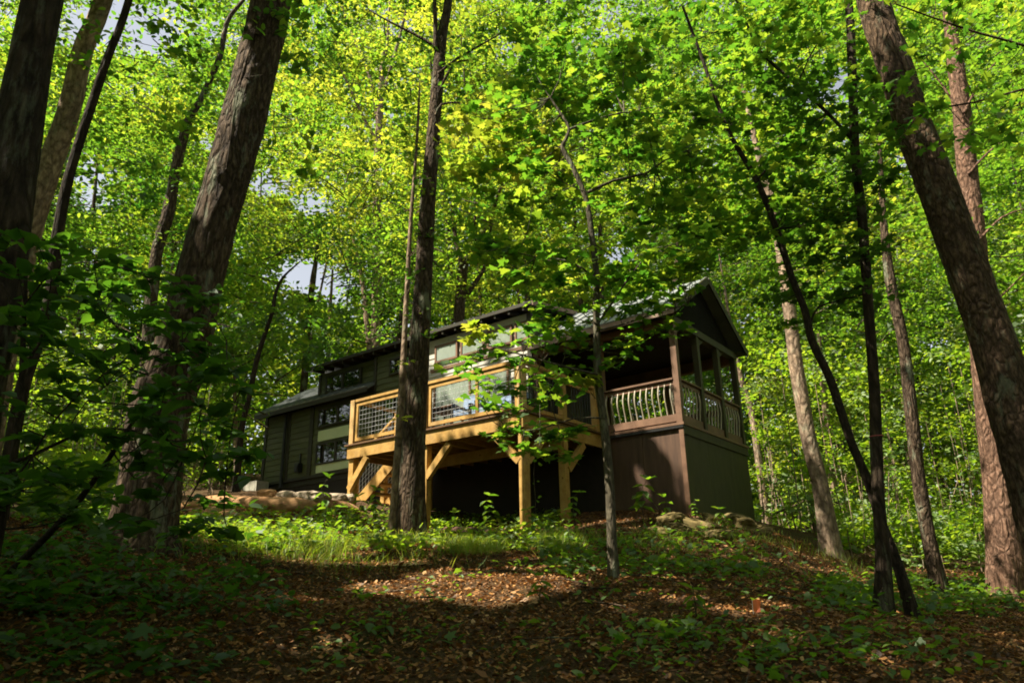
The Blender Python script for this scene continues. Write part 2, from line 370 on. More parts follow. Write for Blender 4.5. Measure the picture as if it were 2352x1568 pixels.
_A[:n_, :n_] = _tps(_d2) + np.eye(n_) * 1.5; _A[:n_, n_] = 1; _A[:n_, n_ + 1:] = _ctrl[:, :2]; _A[n_:, :n_] = _A[:n_, n_:].T
_w = np.linalg.solve(_A, np.concatenate([_ctrl[:, 2], np.zeros(3)]))
def hgt(x, y):
    x = np.atleast_1d(np.asarray(x, float)); y = np.atleast_1d(np.asarray(y, float)); sh = x.shape
    x = x.ravel(); y = y.ravel(); cx = np.clip(x, -36, 38); cyy = np.clip(y, -10, 66)
    z = np.empty(len(x))
    for i in range(0, len(x), 20000):
        sl = slice(i, i + 20000)
        r2 = (cx[sl, None] - _ctrl[None, :, 0]) ** 2 + (cyy[sl, None] - _ctrl[None, :, 1]) ** 2
        z[sl] = _tps(r2) @ _w[:n_] + _w[n_] + _w[n_ + 1] * cx[sl] + _w[n_ + 2] * cyy[sl]
    P = np.stack([x, y, np.zeros_like(x)], 1)
    z += .07 * fbm(P * .8, 3) + .025 * vnoise(P * 4.1)
    return z.reshape(sh)
def axis(lo, hi, st, far):
    a = list(np.arange(lo, hi + st / 2, st)); s = st; x = hi
    while x < far: s *= 1.22; x += s; a.append(x)
    s = st; x = lo; b = []
    while x > -far: s *= 1.22; x -= s; b.append(x)
    return np.array(b[::-1] + a)
gx, gy = axis(-14, 15, .16, 260), axis(1, 24, .16, 260)
XX, YY = np.meshgrid(gx, gy); ZZ = hgt(XX, YY)
def gzs(x, y):                                 # height of the ground sheet itself
    x = np.asarray(x, float); y = np.asarray(y, float)
    i = np.clip(np.searchsorted(gx, x) - 1, 0, len(gx) - 2); j = np.clip(np.searchsorted(gy, y) - 1, 0, len(gy) - 2)
    u = (x - gx[i]) / (gx[i + 1] - gx[i]); v = (y - gy[j]) / (gy[j + 1] - gy[j])
    return ZZ[j, i] * (1 - u) * (1 - v) + ZZ[j, i + 1] * u * (1 - v) + ZZ[j + 1, i] * (1 - u) * v + ZZ[j + 1, i + 1] * u * v
def gz(x, y): return float(gzs(x, y))
_Yq = np.arange(2.0, 34, .08)
def hit(x, y, lo=2.0):                         # where the view ray through (x, y) meets the ground
    d = ray(x, y); Pq = d[None] * (_Yq / d[1])[:, None]; m = (Pq[:, 2] <= gzs(Pq[:, 0], Pq[:, 1]) + .01) & (_Yq >= lo)
    return Pq[np.argmax(m)] if m.any() else None
_V = np.stack([XX, YY, ZZ], -1).reshape(-1, 3); nx = len(gx)
_i, _j = np.meshgrid(np.arange(len(gy) - 1), np.arange(nx - 1), indexing='ij'); _a = (_i * nx + _j).ravel()
me = mesh_np('ground', _V, np.stack([_a, _a + 1, _a + nx + 1, _a + nx], 1).ravel(), np.full(len(_a), 4))
me.polygons.foreach_set('use_smooth', [True] * len(me.polygons))
tag(link('ground', me, M['ground']), kind='structure')

# ------------------------------------------------------------------ cabin (local frame: x = -s along the front to the right, y = depth, z above the floor datum)
W_, EAVE, RIDGE, OV = 3.2, 2.2, 3.42, .3
def siding_mb(x0, x1, z0, z1, y, step=.16):    # lap boards on the front face
    b = MB(); z = z0
    while z < z1 - .01:
        t = min(z + step, z1); b.quad((x0, y - .022, z), (x1, y - .022, z), (x1, y - .004, t), (x0, y - .004, t)); b.quad((x0, y, z), (x1, y, z), (x1, y - .022, z), (x0, y - .022, z)); z = t
    return b
def window(x0, x1, z0, z1, y, par, fm, sill=True, mull=(), gm=None):
    w = .05; f = MB()
    f.box(x0 - w, x1 + w, y - .055, y, z1, z1 + w); f.box(x0 - w, x1 + w, y - .055, y, z0 - w, z0)
    f.box(x0 - w, x0, y - .053, y, z0, z1); f.box(x1, x1 + w, y - .053, y, z0, z1)
    for m in mull: f.box(m - .03, m + .03, y - .05, y, z0, z1)
    o = f.build('window', fm, par)
    g = MB(); g.quad((x0, y - .035, z0), (x1, y - .035, z0), (x1, y - .035, z1), (x0, y - .035, z1)); g.build('pane', gm or M['glass'], o)
    return o
cabin = empty('cabin', C0, -YAW)
tag(cabin, 'dark green and brown cabin with metal roof and porch on the wooded rise', 'cabin')
XL, XP = -13.2, -3.42
BASE = {0: -1.95, 3: -2.3, 6: -1.6, 10: -1.2, 13.2: -.5}
# body walls (a closed shell behind the siding)
b = MB()
b.box(XL, XP, .012, W_, .02, EAVE)
b.build('wall', M['trim'], cabin)
                                       # left and right gable triangles of the body
for x in (XL, XP - .01):
    e = MB(); e.poly([(x, .0, EAVE), (x, W_, EAVE), (x, W_ / 2, RIDGE - .06)]); e.build('gable_wall', M['black_wood'], cabin)
siding_mb(XL, -8.5, .25, EAVE - .02, 0.0).build('siding', M['siding'], cabin)
siding_mb(-8.5, -6.62, .08, 3.12, 0.0).build('siding', M['siding'], cabin); siding_mb(-6.62, XP, .08, 3.12, 0.0).build('siding', M['siding_sunlit'], cabin)
siding_mb(-10.98, -8.5, 2.2, 3.12, .12).build('dormer_siding', M['siding'], cabin)
b = MB(); b.box(-10.97, XP, .13, 1.7, 2.3, 3.14); b.box(-8.49, XP, .012, .14, 2.2, 3.13); b.build('dormer_wall', M['siding'], cabin)
for a in ((XL - .01, XL + .11, -.04, .02, .05, EAVE), (-11.1, -10.95, -.04, .02, .26, EAVE - .03), (-12.12, -11.98, -.03, .02, .26, EAVE - .03), (-8.56, -8.46, -.04, .02, .08, 3.12), (XP - .1, XP + .02, -.045, .02, .08, 3.13), (-10.99, -10.9, .08, .16, 2.3, 3.12)):
    t = MB(); t.box(*a); t.build('corner_trim', M['trim'], cabin)
for a in ((XL, -8.6, -.05, .02, .17, .25), (-6.5, XP, -.035, .02, 2.28, 2.36)):
    t = MB(); t.box(*a); t.build('band_board', M['trim'] if a[0] == XL else M['brown_wood'], cabin)
p = MB(); p.tube([(-12.17, -.08, EAVE - .05), (-12.17, -.08, .3), (-12.13, -.1, .03)], [.045] * 3, 8); p.build('downpipe', M['black_metal'], cabin)
p = MB(); p.box(-11.5, -11.32, -.16, 0, .38, .62); p.box(-11.47, -11.35, -.18, -.16, .42, .56); p.box(-11.43, -11.39, -.06, -.02, .62, .9); p.build('meter_box', M['black_metal'], cabin)
for z0, z1 in ((1.57, 2.0), (.54, 1.03)):
    window(-10.68, -9.95, z0, z1, -.02, cabin, M['trim']); window(-9.86, -9.12, z0, z1, -.02, cabin, M['trim'])
for z0, z1 in ((1.14, 1.43), (.28, .49)):
    p = MB(); p.box(-10.69, -9.1, -.05, -.01, z0, z1); p.build('siding_panel', M['panel'], cabin)
window(-10.60, -9.96, 2.54, 2.95, .10, cabin, M['trim']); window(-9.88, -9.22, 2.54, 2.95, .10, cabin, M['trim'])
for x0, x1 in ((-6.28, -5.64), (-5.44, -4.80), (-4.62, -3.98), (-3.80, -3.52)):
    window(x0, x1, 2.53, 2.88, -.02, cabin, M['brown_wood'], gm=M['glass_reflection'])
window(-7.9, -7.2, 2.53, 2.88, -.02, cabin, M['trim'])
dr = window(-6.3, -4.1, .12, 2.02, -.02, cabin, M['brown_wood'], mull=(-5.2, -4.62), gm=M['glass_reflection']); dr.name = 'glass_door'
window(-8.1, -6.9, .95, 1.9, -.02, cabin, M['trim'], mull=(-7.5,))
# skirt
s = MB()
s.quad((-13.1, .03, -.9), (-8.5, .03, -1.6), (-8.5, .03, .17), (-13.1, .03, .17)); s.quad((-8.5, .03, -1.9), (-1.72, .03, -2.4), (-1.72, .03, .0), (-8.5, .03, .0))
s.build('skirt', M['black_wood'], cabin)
s = MB()
for k, (x0, x1) in enumerate(((-1.72, -.87), (-.866, 0))): s.box(x0, x1, .0, .03, -2.3, -.02)
s.build('porch_skirt', M['brown'], cabin)
s = MB()
for y0, y1 in ((.03, 1.08), (1.084, 2.15), (2.154, W_)): s.box(-.03, .0, y0, y1, -2.4, -.02)
s.build('porch_skirt', M['olive'], cabin)
s = MB(); s.box(-.0, .03, -.03, W_ + .02, -.17, -.005); s.build('skirt_trim', M['olive'], cabin)
s = MB(); s.box(-.07, .02, -.035, .002, -2.3, -.02); s.build('corner_board', M['brown_wood'], cabin)
s = MB(); s.box(XP, .05, -.06, W_ + .05, .0, .05); s.box(XP, 0, .05, W_, .05, .08); s.build('porch_floor', M['brown_wood'], cabin)
s = MB(); s.box(XP, .03, -.055, -.01, -.055, -.002); s.build('drip_edge', M['black_metal'], cabin)
# roofs: two slopes with standing seams
def slope_roof(name, x0, x1, y0, z0, y1, z1, mat=M['roof'], seams=True, th=.07):
    b = MB(); d = np.array([0, y1 - y0, z1 - z0], float); L = np.linalg.norm(d); nrm = np.cross([1, 0, 0], d / L); nrm = nrm if nrm[2] > 0 else -nrm
    A = np.array([x0, y0, z0]); B = np.array([x1, y0, z0]); Cc = B + d; D = A + d; t = nrm * th
    b.hexa([A, B, Cc, D, A + t, B + t, Cc + t, D + t])
    if seams:
        x = x0 + .02
        while x < x1:
            P = np.array([x, y0, z0]) + t + nrm * .012; b.beam(P, P + d, .025, .03, nrm); x += .3
    return b.build(name, mat, cabin)
slope_roof('roof', XL - .2, -8.5, -.28, EAVE - .0, W_ / 2, RIDGE - .05)
slope_roof('roof', XP - .05, .17, -OV, EAVE, W_ / 2, RIDGE)
slope_roof('roof', XL - .2, .17, W_ + OV, EAVE, W_ / 2, RIDGE - .003)
slope_roof('dormer_roof', -11.25, XP + .22, -.24, 3.22, 1.75, 3.52, th=.06)
f = MB(); f.quad((-11.24, -.235, 3.205), (XP + .21, -.235, 3.205), (XP + .21, 1.70, 3.495), (-11.24, 1.70, 3.495)); f.build('dormer_soffit', M['trim'], cabin)
f = MB(); f.box(-11.25, XP + .22, -.265, -.24, 3.20, 3.28); f.build('dormer_fascia', M['trim'], cabin)
f = MB(); f.beam((XP + .235, -.265, 3.215), (XP + .235, 1.75, 3.53), .03, .10); f.build('dormer_fascia', M['fascia'], cabin)
f = MB()
x = -10.85
while x < XP + .1:
    f.beam((x, -.235, 3.165), (x, .15, 3.20), .05, .10); x += .41
f.build('rafter_tail', M['trim'], cabin)
f = MB(); f.box(XP - .06, .19, -OV - .025, -OV, EAVE - .09, EAVE + .07); f.build('fascia', M['fascia'], cabin)
f = MB(); f.box(XL - .2, -8.5, -.305, -.28, EAVE - .08, EAVE + .06); f.build('fascia', M['trim'], cabin)
f = MB()                                       # rake boards on the porch gable
for ya, yb in ((-OV - .02, W_ / 2), (W_ + OV + .02, W_ / 2)):
    f.beam((.185, ya, EAVE + .0), (.185, yb, RIDGE + .02), .03, .15, (0, 0, 1))
f.build('rake_board', M['olive'], cabin)
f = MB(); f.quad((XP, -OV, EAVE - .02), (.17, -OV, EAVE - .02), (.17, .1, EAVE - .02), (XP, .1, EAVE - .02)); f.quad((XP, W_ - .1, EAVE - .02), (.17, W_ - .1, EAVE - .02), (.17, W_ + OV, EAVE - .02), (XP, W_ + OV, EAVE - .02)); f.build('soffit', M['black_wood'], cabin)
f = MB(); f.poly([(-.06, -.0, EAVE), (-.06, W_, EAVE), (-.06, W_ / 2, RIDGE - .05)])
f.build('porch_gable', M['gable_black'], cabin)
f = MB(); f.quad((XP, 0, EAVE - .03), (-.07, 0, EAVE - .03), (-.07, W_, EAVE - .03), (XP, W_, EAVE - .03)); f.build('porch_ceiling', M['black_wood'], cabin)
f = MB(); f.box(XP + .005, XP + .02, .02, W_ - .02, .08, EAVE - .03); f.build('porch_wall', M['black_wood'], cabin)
f = MB(); f.box(XP + .02, XP + .06, 1.0, 1.9, .08, 2.0); dd = f.build('door', M['brown'], cabin)
h = MB(); h.tube([(XP + .06, 1.08, 1.02), (XP + .12, 1.08, 1.02)], [.025, .03], 8); h.build('handle', M['wire'], dd)
# porch frame
for y in (.05, 1.1, 2.15, W_ - .05):
    f = MB(); f.box(-.11, .01, y - .06, y + .06, .05, EAVE - .16); f.build('porch_post', M['olive'] if y > .1 else M['brown_wood'], cabin)
for x in (-1.72, XP + .08):
    for y in (.05, W_ - .05):
        f = MB(); f.box(x - .06, x + .06, y - .06, y + .06, .05, EAVE - .16); f.build('porch_post', M['brown_wood'], cabin)
f = MB(); f.box(-.12, .025, -.02, W_ + .02, EAVE - .16, EAVE - .01); f.build('porch_beam', M['olive'], cabin)
f = MB(); f.box(XP, -.12, -.015, .11, EAVE - .16, EAVE - .035); f.box(XP, -.12, W_ - .11, W_ + .015, EAVE - .28, EAVE - .035); f.build('porch_beam', M['brown_wood'], cabin)
for ya, yb in ((.11, .42), (1.16, 1.5), (2.21, 2.55)):
    f = MB()
    a = [(-.07, ya, EAVE - .16), (-.07, yb, EAVE - .16), (-.07, ya + .1, EAVE - .30), (-.07, ya, EAVE - .40)]
    bq = [(-.03, q[1], q[2]) for q in a]; f.poly(a[::-1]); f.poly(bq)
    for i in range(4): f.quad(a[i], a[(i + 1) % 4], bq[(i + 1) % 4], bq[i])
    f.build('bracket', M['olive'], cabin)
# curved balusters: a rail section along an axis
def rail(p, q, par, mat_rail, mat_bal, z0=.16, z1=.92, n=10, bow=True, out=(0, -1, 0), bottom=.14):
    p, q = np.array(p, float), np.array(q, float); o = np.array(out, float)
    r = MB(); r.beam(p + [0, 0, z1], q + [0, 0, z1], .12, .035); r.beam(p + [0, 0, z1 - .075], q + [0, 0, z1 - .075], .04, .075); r.build('rail_top', mat_rail, par)
    r = MB(); r.beam(p + [0, 0, z0], q + [0, 0, z0], .05, bottom); r.build('rail_bottom', mat_rail, par)
    for k in range(n):
        c = p + (q - p) * ((k + .5) / n); bl = MB(); pts = []
        for t in np.linspace(0, 1, 9):
            off = math.sin((t - .08) * math.pi * 1.05) * .055 - .02 * math.sin(t * 2 * math.pi) if bow else 0
            pts.append(c + o * off + [0, 0, z0 + .03 + t * (z1 - z0 - .11)])
        bl.tube(pts, [.016] * 9, 5, False); bl.build('baluster', mat_bal, par, True)
rail((-1.66, .03, 0), (-.11, .03, 0), cabin, M['brown_wood'], M['baluster'], n=12)
rail((-1.66, W_ - .05, 0), (-.11, W_ - .05, 0), cabin, M['brown_wood'], M['brown_wood'], n=11, out=(0, 1, 0))
rail((XP + .14, W_ - .05, 0), (-1.78, W_ - .05, 0), cabin, M['brown_wood'], M['brown_wood'], n=11, out=(0, 1, 0))
for ya, yb in ((.11, 1.04), (1.16, 2.09), (2.21, W_ - .11)):
    rail((-.05, ya, 0), (-.05, yb, 0), cabin, M['brown_wood'], M['baluster'], n=6, out=(.45, 0, 0))

# ------------------------------------------------------------------ deck
deck = empty('wooden_deck', C0, -YAW)
tag(deck, 'raised honey coloured timber deck on posts with wire mesh railing in front of the cabin', 'deck')
DX0, DX1, DY = -6.33, -1.75, -2.65
f = MB(); y = DY + .0
while y < -.03:
    f.box(DX0 - .03, DX1 + .03, y, min(y + .135, -.02), .045, .08); y += .14
f.build('deck_board', M['deckboard'], deck)
f = MB(); f.box(DX0 - .05, DX1 + .05, DY - .06, DY - .005, .05, .082); f.box(DX1 + .005, DX1 + .06, DY, -.03, .05, .082); f.box(DX0 - .05, DX0 - .005, DY, -.03, .05, .082); f.build('deck_edge', M['deckboard'], deck)
f = MB(); f.box(DX0, DX1, DY - .02, DY + .02, -.21, .045); f.build('fascia', M['lumber'], deck)
f = MB(); f.box(DX1 - .04, DX1, DY + .02, -.02, -.21, .045); f.build('fascia', M['lumber'], deck)
f = MB(); f.box(DX0, DX0 + .04, DY + .02, -.02, -.21, .045); f.build('fascia', M['lumber'], deck)
f = MB()
x = DX0 + .4
while x < DX1 - .1:
    f.box(x - .02, x + .02, DY + .03, -.03, -.17, .04); x += .4
f.box(DX0 + .05, DX1 - .05, -1.42, -1.36, -.40, -.175)
f.build('joist', M['lumber'], deck)
PW = .068
def dpost(x, y, z0, z1, mat=None):
    f = MB(); f.box(x - PW, x + PW, y - PW, y + PW, z0, z1); return f.build('post', mat or M['lumber'], deck)
PX = [(-6.25, DY + .1), (-4.15, DY + .1), (-1.83, DY + .1)]
for x, y in PX:
    p = HL(-x, y, 0); dpost(x, y, gz(p[0], p[1]) - C0[2] - .3, -.215, M['lumber'])
for x, y in ((-1.83, -1.32), (-6.25, -.3)):
    p = HL(-x, y, 0); dpost(x, y, gz(p[0], p[1]) - C0[2] - .3, -.215)
def brace(p, q):
    f = MB(); f.beam(p, q, .09, .13); return f.build('brace', M['lumber'], deck)
brace((-6.22, DY + .0, -.85), (-5.72, DY + .0, -.24)); brace((-4.10, DY + .07, -.82), (-3.52, DY + .07, -.24)); brace((-1.9, DY + .07, -.78), (-2.45, DY + .07, -.24))
brace((-1.78, -1.26, -.78), (-1.78, -.7, -.24)); brace((-1.80, DY + .15, -.78), (-1.80, DY + .7, -.24))
# railing posts and mesh panels
for x, y in ((-6.26, DY + .06), (-4.15, DY + .06), (-1.82, DY + .06), (-6.26, -1.3), (-1.82, -1.3), (-1.82, -.12)):
    f = MB(); f.box(x - .06, x + .06, y - .06, y + .06, .083, 1.04); f.build('railing_post', M['lumber_pale'] if y < -2 else M['lumber'], deck)
def mesh_panel(x0, x1, y, mids=()):
    f = MB(); f.box(x0, x1, y - .045, y + .045, .99, 1.045); f.build('rail_top', M['lumber'], deck)
    f = MB(); f.box(x0, x1, y - .02, y + .02, .15, .22); f.box(x0, x1, y - .02, y + .02, .90, .985); f.box(x0, x0 + .07, y - .019, y + .019, .22, .90); f.box(x1 - .07, x1, y - .019, y + .019, .22, .90)
    for m in mids: f.box(m - .03, m + .03, y - .019, y + .019, .22, .90)
    f.build('panel_frame', M['lumber'], deck)
    w = MB(); x = x0 + .1
    while x < x1 - .08: w.tube([(x, y, .2), (x, y, .92)], [.0032] * 2, 4, False); x += .1
    z = .3
    while z < .9: w.tube([(x0 + .06, y + .008, z), (x1 - .06, y + .008, z)], [.0032] * 2, 4, False); z += .1
    w.build('wire_mesh', M['wire'], deck)
mesh_panel(-6.19, -4.22, DY + .06); mesh_panel(-4.08, -1.89, DY + .06, (-2.85,))
f = MB(); f.box(-6.30, -6.21, DY + .13, -1.37, .99, 1.045); f.box(-6.275, -6.235, DY + .13, -1.37, .17, .23); f.build('rail_top', M['lumber'], deck)
f = MB(); f.box(-1.865, -1.775, DY + .13, -.06, .98, 1.04); f.box(-1.84, -1.80, DY + .13, -.06, .15, .22); f.box(-1.84, -1.80, DY + .13, -.06, .88, .93); f.build('rail_top', M['lumber'], deck)
for y0, y1 in ((DY + .2, -1.42), (-.95, -.22)):
    y = y0
    while y < y1:
        f = MB(); f.tube([(-1.82, y, .2), (-1.82, y, .9)], [.011] * 2, 6, False); f.build('baluster', M['black_metal'], deck); y += .095
# stairs down from the left end of the deck
for yy in (-1.25, -.35):
    f = MB(); a = np.array([-6.38, yy, -.02]); bq = np.array([-7.75, yy, -1.05]); f.beam(a, bq, .045, .27); f.build('stringer', M['lumber'], deck)
    f = MB(); f.box(-7.72, -7.6, yy - .06, yy + .06, -1.2, .08); f.build('stair_post', M['lumber'], deck)
    f = MB(); f.beam((-6.32, yy, .98), (-7.72, yy, .06), .08, .05); f.build('handrail', M['lumber'], deck)
    w = MB()
    for k in range(13):
        xa = -6.42 - k * .1; zt = .98 - (-6.32 - xa) * .657 - .03; w.tube([(xa, yy, zt - .83), (xa, yy, zt)], [.0032] * 2, 4, False)
    for k in range(9):
        w.tube([(-6.4, yy + .008, .12 + k * .1), (-7.65, yy + .008, -.70 + k * .1)], [.0032] * 2, 4, False)
    w.build('wire_mesh', M['wire'], deck)
for k in range(5):
    f = MB(); xa = -6.55 - k * .255; f.box(xa - .14, xa + .12, -1.23, -.37, -.12 - k * .19, -.08 - k * .19); f.build('stair_tread', M['lumber'], deck)

# deck furniture
ch = empty('deck_chair', HL(3.46, -2.12, .083), -YAW + R_(15)); ch.scale = (.62, .62, .80); tag(ch, 'pale blue grey cushioned lounge chair standing behind the deck mesh railing beside the dark table', 'chair')
f = MB(); f.box(-.36, .36, -.34, .34, .30, .44); f.build('seat', M['cushion'], ch)
f = MB(); f.hexa([(-.36, .26, .44), (.36, .26, .44), (.36, .40, .44), (-.36, .40, .44), (-.34, .38, .92), (.34, .38, .92), (.34, .50, .92), (-.34, .50, .92)]); f.build('backrest', M['cushion'], ch)
for sx in (-1, 1):
    f = MB(); f.box(sx * .40 - .035, sx * .40 + .035, -.36, .40, .56, .62); f.build('armrest', M['black_metal'], ch)
    for sy in (-.33, .36):
        f = MB(); f.box(sx * .40 - .025, sx * .40 + .025, sy - .025, sy + .025, 0, .56); f.build('leg', M['black_metal'], ch)
so = empty('outdoor_sofa', HL(2.74, -2.05, .083), -YAW); so.scale = (.78, .78, .74); tag(so, 'low pale blue outdoor sofa behind the mesh railing, right of the lounge chair', 'sofa')
f = MB(); f.box(-.62, .62, -.35, .35, .28, .44); f.build('seat', M['cushion'], so)
f = MB(); f.box(-.62, .62, .28, .44, .44, .80); f.build('backrest', M['cushion'], so)
for sx in (-1, 1):
    f = MB(); f.box(sx * .66 - .04, sx * .66 + .04, -.36, .42, .10, .60); f.build('armrest', M['black_metal'], so)
    for sy in (-.32, .36):
        f = MB(); f.box(sx * .6 - .03, sx * .6 + .03, sy - .03, sy + .03, 0, .28); f.build('leg', M['black_metal'], so)
tb = empty('deck_table', HL(3.92, -2.22, .083), -YAW); tb.scale = (.66, .8, 1); tag(tb, 'low dark wooden table behind the mesh railing at the left of the lounge chair', 'table')
f = MB()
for k in range(4): f.box(-.42, .42, -.26 + k * .135, -.26 + k * .135 + .125, .44, .475)
f.build('table_top', M['brown_wood'], tb)
f = MB(); f.box(-.38, .38, -.22, .22, .38, .438); f.build('apron', M['black_metal'], tb)
for sx in (-1, 1):
    for sy in (-1, 1):
        f = MB(); f.box(sx * .37 - .022, sx * .37 + .022, sy * .21 - .022, sy * .21 + .022, 0, .38); f.build('leg', M['black_metal'], tb)

# ------------------------------------------------------------------ stones, bank, block, flag
def blob(name, c, r, mat, rough=.25, seed=0, flat=1.0, rz=0, sub=4):
    import bmesh
    bm = bmesh.new(); bmesh.ops.create_icosphere(bm, subdivisions=sub, radius=1.0)
    co = np.array([v.co[:] for v in bm.verts]); nz = fbm(co * 1.3 + seed * 7.7, 3); n2 = vnoise(co * 4 + seed * 3.1)
    co = co * (1 + rough * nz + rough * .3 * n2 + .04 * vnoise(co * 7 + seed))[:, None]; co = np.sign(co) * np.abs(co) ** .66
    for v, q in zip(bm.verts, co): v.co = (q[0] * r[0], q[1] * r[1], q[2] * r[2])
    me = bpy.data.meshes.new(name); bm.to_mesh(me); bm.free()
    o = link(name, me, mat); o.location = c; o.rotation_euler = (0, 0, rz); return o
def on_ground(x, y, Y, lift=0.0):
    p = at(x, y, Y); return (p[0], p[1], gz(p[0], p[1]) + lift)
def bank(name, pts, rad, hgt_, mat, seed):
    P, r = resample(np.array(pts), np.array(rad), .06)
    V, F = tube_np(P, r, 28, True); c = np.repeat(P, 28, 0); d = V - c; d[:, 2] *= hgt_
    d *= (1 + .20 * fbm(V * 1.1 + seed, 3) + .11 * fbm(V * 7, 3) + .06 * vnoise(V * 26))[:, None]; V = c + d
    b_ = MB(); b_.v = [tuple(v) for v in V]; b_.f = F; return b_.build(name, mat, None, True)
def gp(s, d, up=0):
    p = HL(s, d, 0); return (p[0], p[1], gz(p[0], p[1]) + up)

# ------------------------------------------------------------------ sun gaps cut in the canopy to place light on the ground and the cabin
E1 = np.array([SUN[1], -SUN[0], 0]); E1 /= np.linalg.norm(E1); E2 = np.cross(SUN, E1)
def s2(P): P = np.atleast_2d(P); return np.stack([P @ E1, P @ E2], 1)
GAPS = []
def gap(p, q, r): GAPS.append((s2(np.array(p))[0], s2(np.array(q))[0], r))
def gpx(x, y, Y):
    p = hit(x, y, max(2.0, Y - 4)); return p + [0, 0, .04] if p is not None else np.array(on_ground(x, y, Y, .05))
gap(HL(1.7, -2.65, 0), HL(6.4, -2.65, 0), .42)
gap(HL(2.5, -2.1, .5), HL(3.9, -2.2, .5), .3); gap(HL(1.9, -2.65, .6), HL(4.2, -2.65, .6), .35); gap(HL(4.3, -2.65, .6), HL(6.4, -2.65, .6), .35)
for s_ in (1.83, 4.15, 6.25): gap(HL(s_, -2.6, -2), HL(s_, -2.6, 0), .28)
gap(HL(6.7, -.9, 0), HL(7.7, -.9, -.8), .35); gap(HL(.12, 0, -.02), HL(.40, 0, -.12), .13); gap(HL(.22, 0, -.3), HL(.10, 0, -1.3), .05); gap(HL(.96, 0, -.85), HL(.88, 0, -1.1), .03); gap(HL(.55, 0, -1.0), HL(.45, 0, -1.4), -.05)
gap(HL(.1, 0, .12), HL(1.5, 0, .12), .02); gap(HL(.1, 0, .90), HL(1.4, 0, .92), .02); gap(HL(.0, 0, .3), HL(0, 0, 1.55), .03); gap(HL(.3, 0, .5), HL(1.3, 0, .5), .05)
gap(HL(3.4, 0, 2.55), HL(6.6, 0, 2.55), .40); gap(HL(0, .8, 2.9), HL(3.4, .5, 2.7), .4)
gap(HL(9.5, 1, 3), HL(13, .8, 2.9), .6); gap(HL(7.5, -1.8, -.6), HL(12.5, -1.2, -.1), .9); gap(HL(11, -2.5, -.4), HL(15, -2.5, .2), 1.0)
gap(gpx(470, 1235, 11.0), gpx(900, 1245, 11.2), .85); gap(gpx(900, 1250, 11.2), gpx(1240, 1262, 10.6), .5)
gap(gpx(870, 1350, 7.9), gpx(1120, 1372, 7.5), .27); gap(gpx(990, 1332, 8.2), gpx(1245, 1336, 8.2), .22); gap(gpx(700, 1290, 9.6), gpx(950, 1290, 9.6), .14)
gap(gpx(1480, 1365, 7.3), gpx(1540, 1372, 7.2), .07); gap(gpx(1660, 1400, 6.6), gpx(1710, 1404, 6.6), .06); gap(gpx(1560, 1205, 12.9), gpx(1740, 1215, 14), .22)
gap(gpx(660, 1470, 5.8), gpx(720, 1475, 5.8), .06); gap(gpx(1740, 1385, 7.1), gpx(1760, 1385, 7.1), .08)
gap(at(556, 150, 7.8), at(470, 470, 7.8), .13); gap(at(360, 820, 7.8), at(320, 1010, 7.8), .08); gap(at(300, 1020, 7.8), at(270, 1160, 7.8), .10)
gap(at(2262, 900, 12.8), at(2290, 1150, 12.8), .24); gap(at(2195, 150, 12.8), at(2225, 480, 12.8), .22); gap(at(1796, 590, 13.8), at(1832, 910, 13.8), .30); gap(at(1690, 850, 20.3), at(1750, 1130, 20.3), .4)
gap(at(2080, 900, 12.8), at(2095, 960, 12.8), .16); gap(at(2105, 1090, 12.8), at(2125, 1180, 12.8), .14); gap(at(2046, 700, 12.8), at(2050, 740, 12.8), .16); gap(at(948, 1090, 11.5), at(945, 1140, 11.5), .12)
gap(at(1080, 840, 7.8), at(1330, 860, 7.8), .14)
gap(at(866, 480, 24.6), at(864, 780, 24.6), .5); gap(at(780, 120, 25), at(930, 160, 25), 1.3); gap(at(700, 420, 25), at(840, 380, 25), .9)
for _x, _y, _Y, _r in ((1150, 300, 9, .7), (1300, 420, 9, .5), (1230, 130, 9.5, .8), (1500, 130, 9.5, .6), (1450, 620, 8.3, .45), (1180, 830, 7.8, .35), (1560, 500, 9, .4), (1700, 100, 9.5, .6), (1090, 760, 7.9, .2), (1200, 1010, 7.5, .2), (1880, 420, 9, .3), (2250, 300, 12, .8), (180, 250, 10, .6), (650, 300, 8, .5), (240, 620, 4.5, .12), (1700, 620, 9.5, .35), (1650, 300, 9.5, .7), (1850, 230, 9.5, .6), (1950, 550, 9.3, .35), (1400, 330, 8.5, .6), (1780, 560, 9.5, .4), (1520, 720, 8, .25), (1430, 770, 8, .2), (2150, 120, 8, .4)): gap(at(_x, _y, _Y), at(_x + 1, _y, _Y), _r)
def lit(P, pad=0.0):
    q = s2(P); m = np.zeros(len(P), bool); dap = fbm(np.column_stack([q * 2.3, np.full(len(q), 4.4)]), 2); wob = 1 + .35 * fbm(np.column_stack([q * .9, np.zeros(len(q))]), 2)
    for a, b_, r in GAPS:
        d = b_ - a; L = (d @ d) + 1e-9; t = np.clip(((q - a) @ d) / L, 0, 1); dist = np.linalg.norm(q - a - t[:, None] * d, axis=1); m |= (dist < r * wob + pad) & ~((dap > (.16 if r > .3 else .42)) & (dist > .12))
    return m

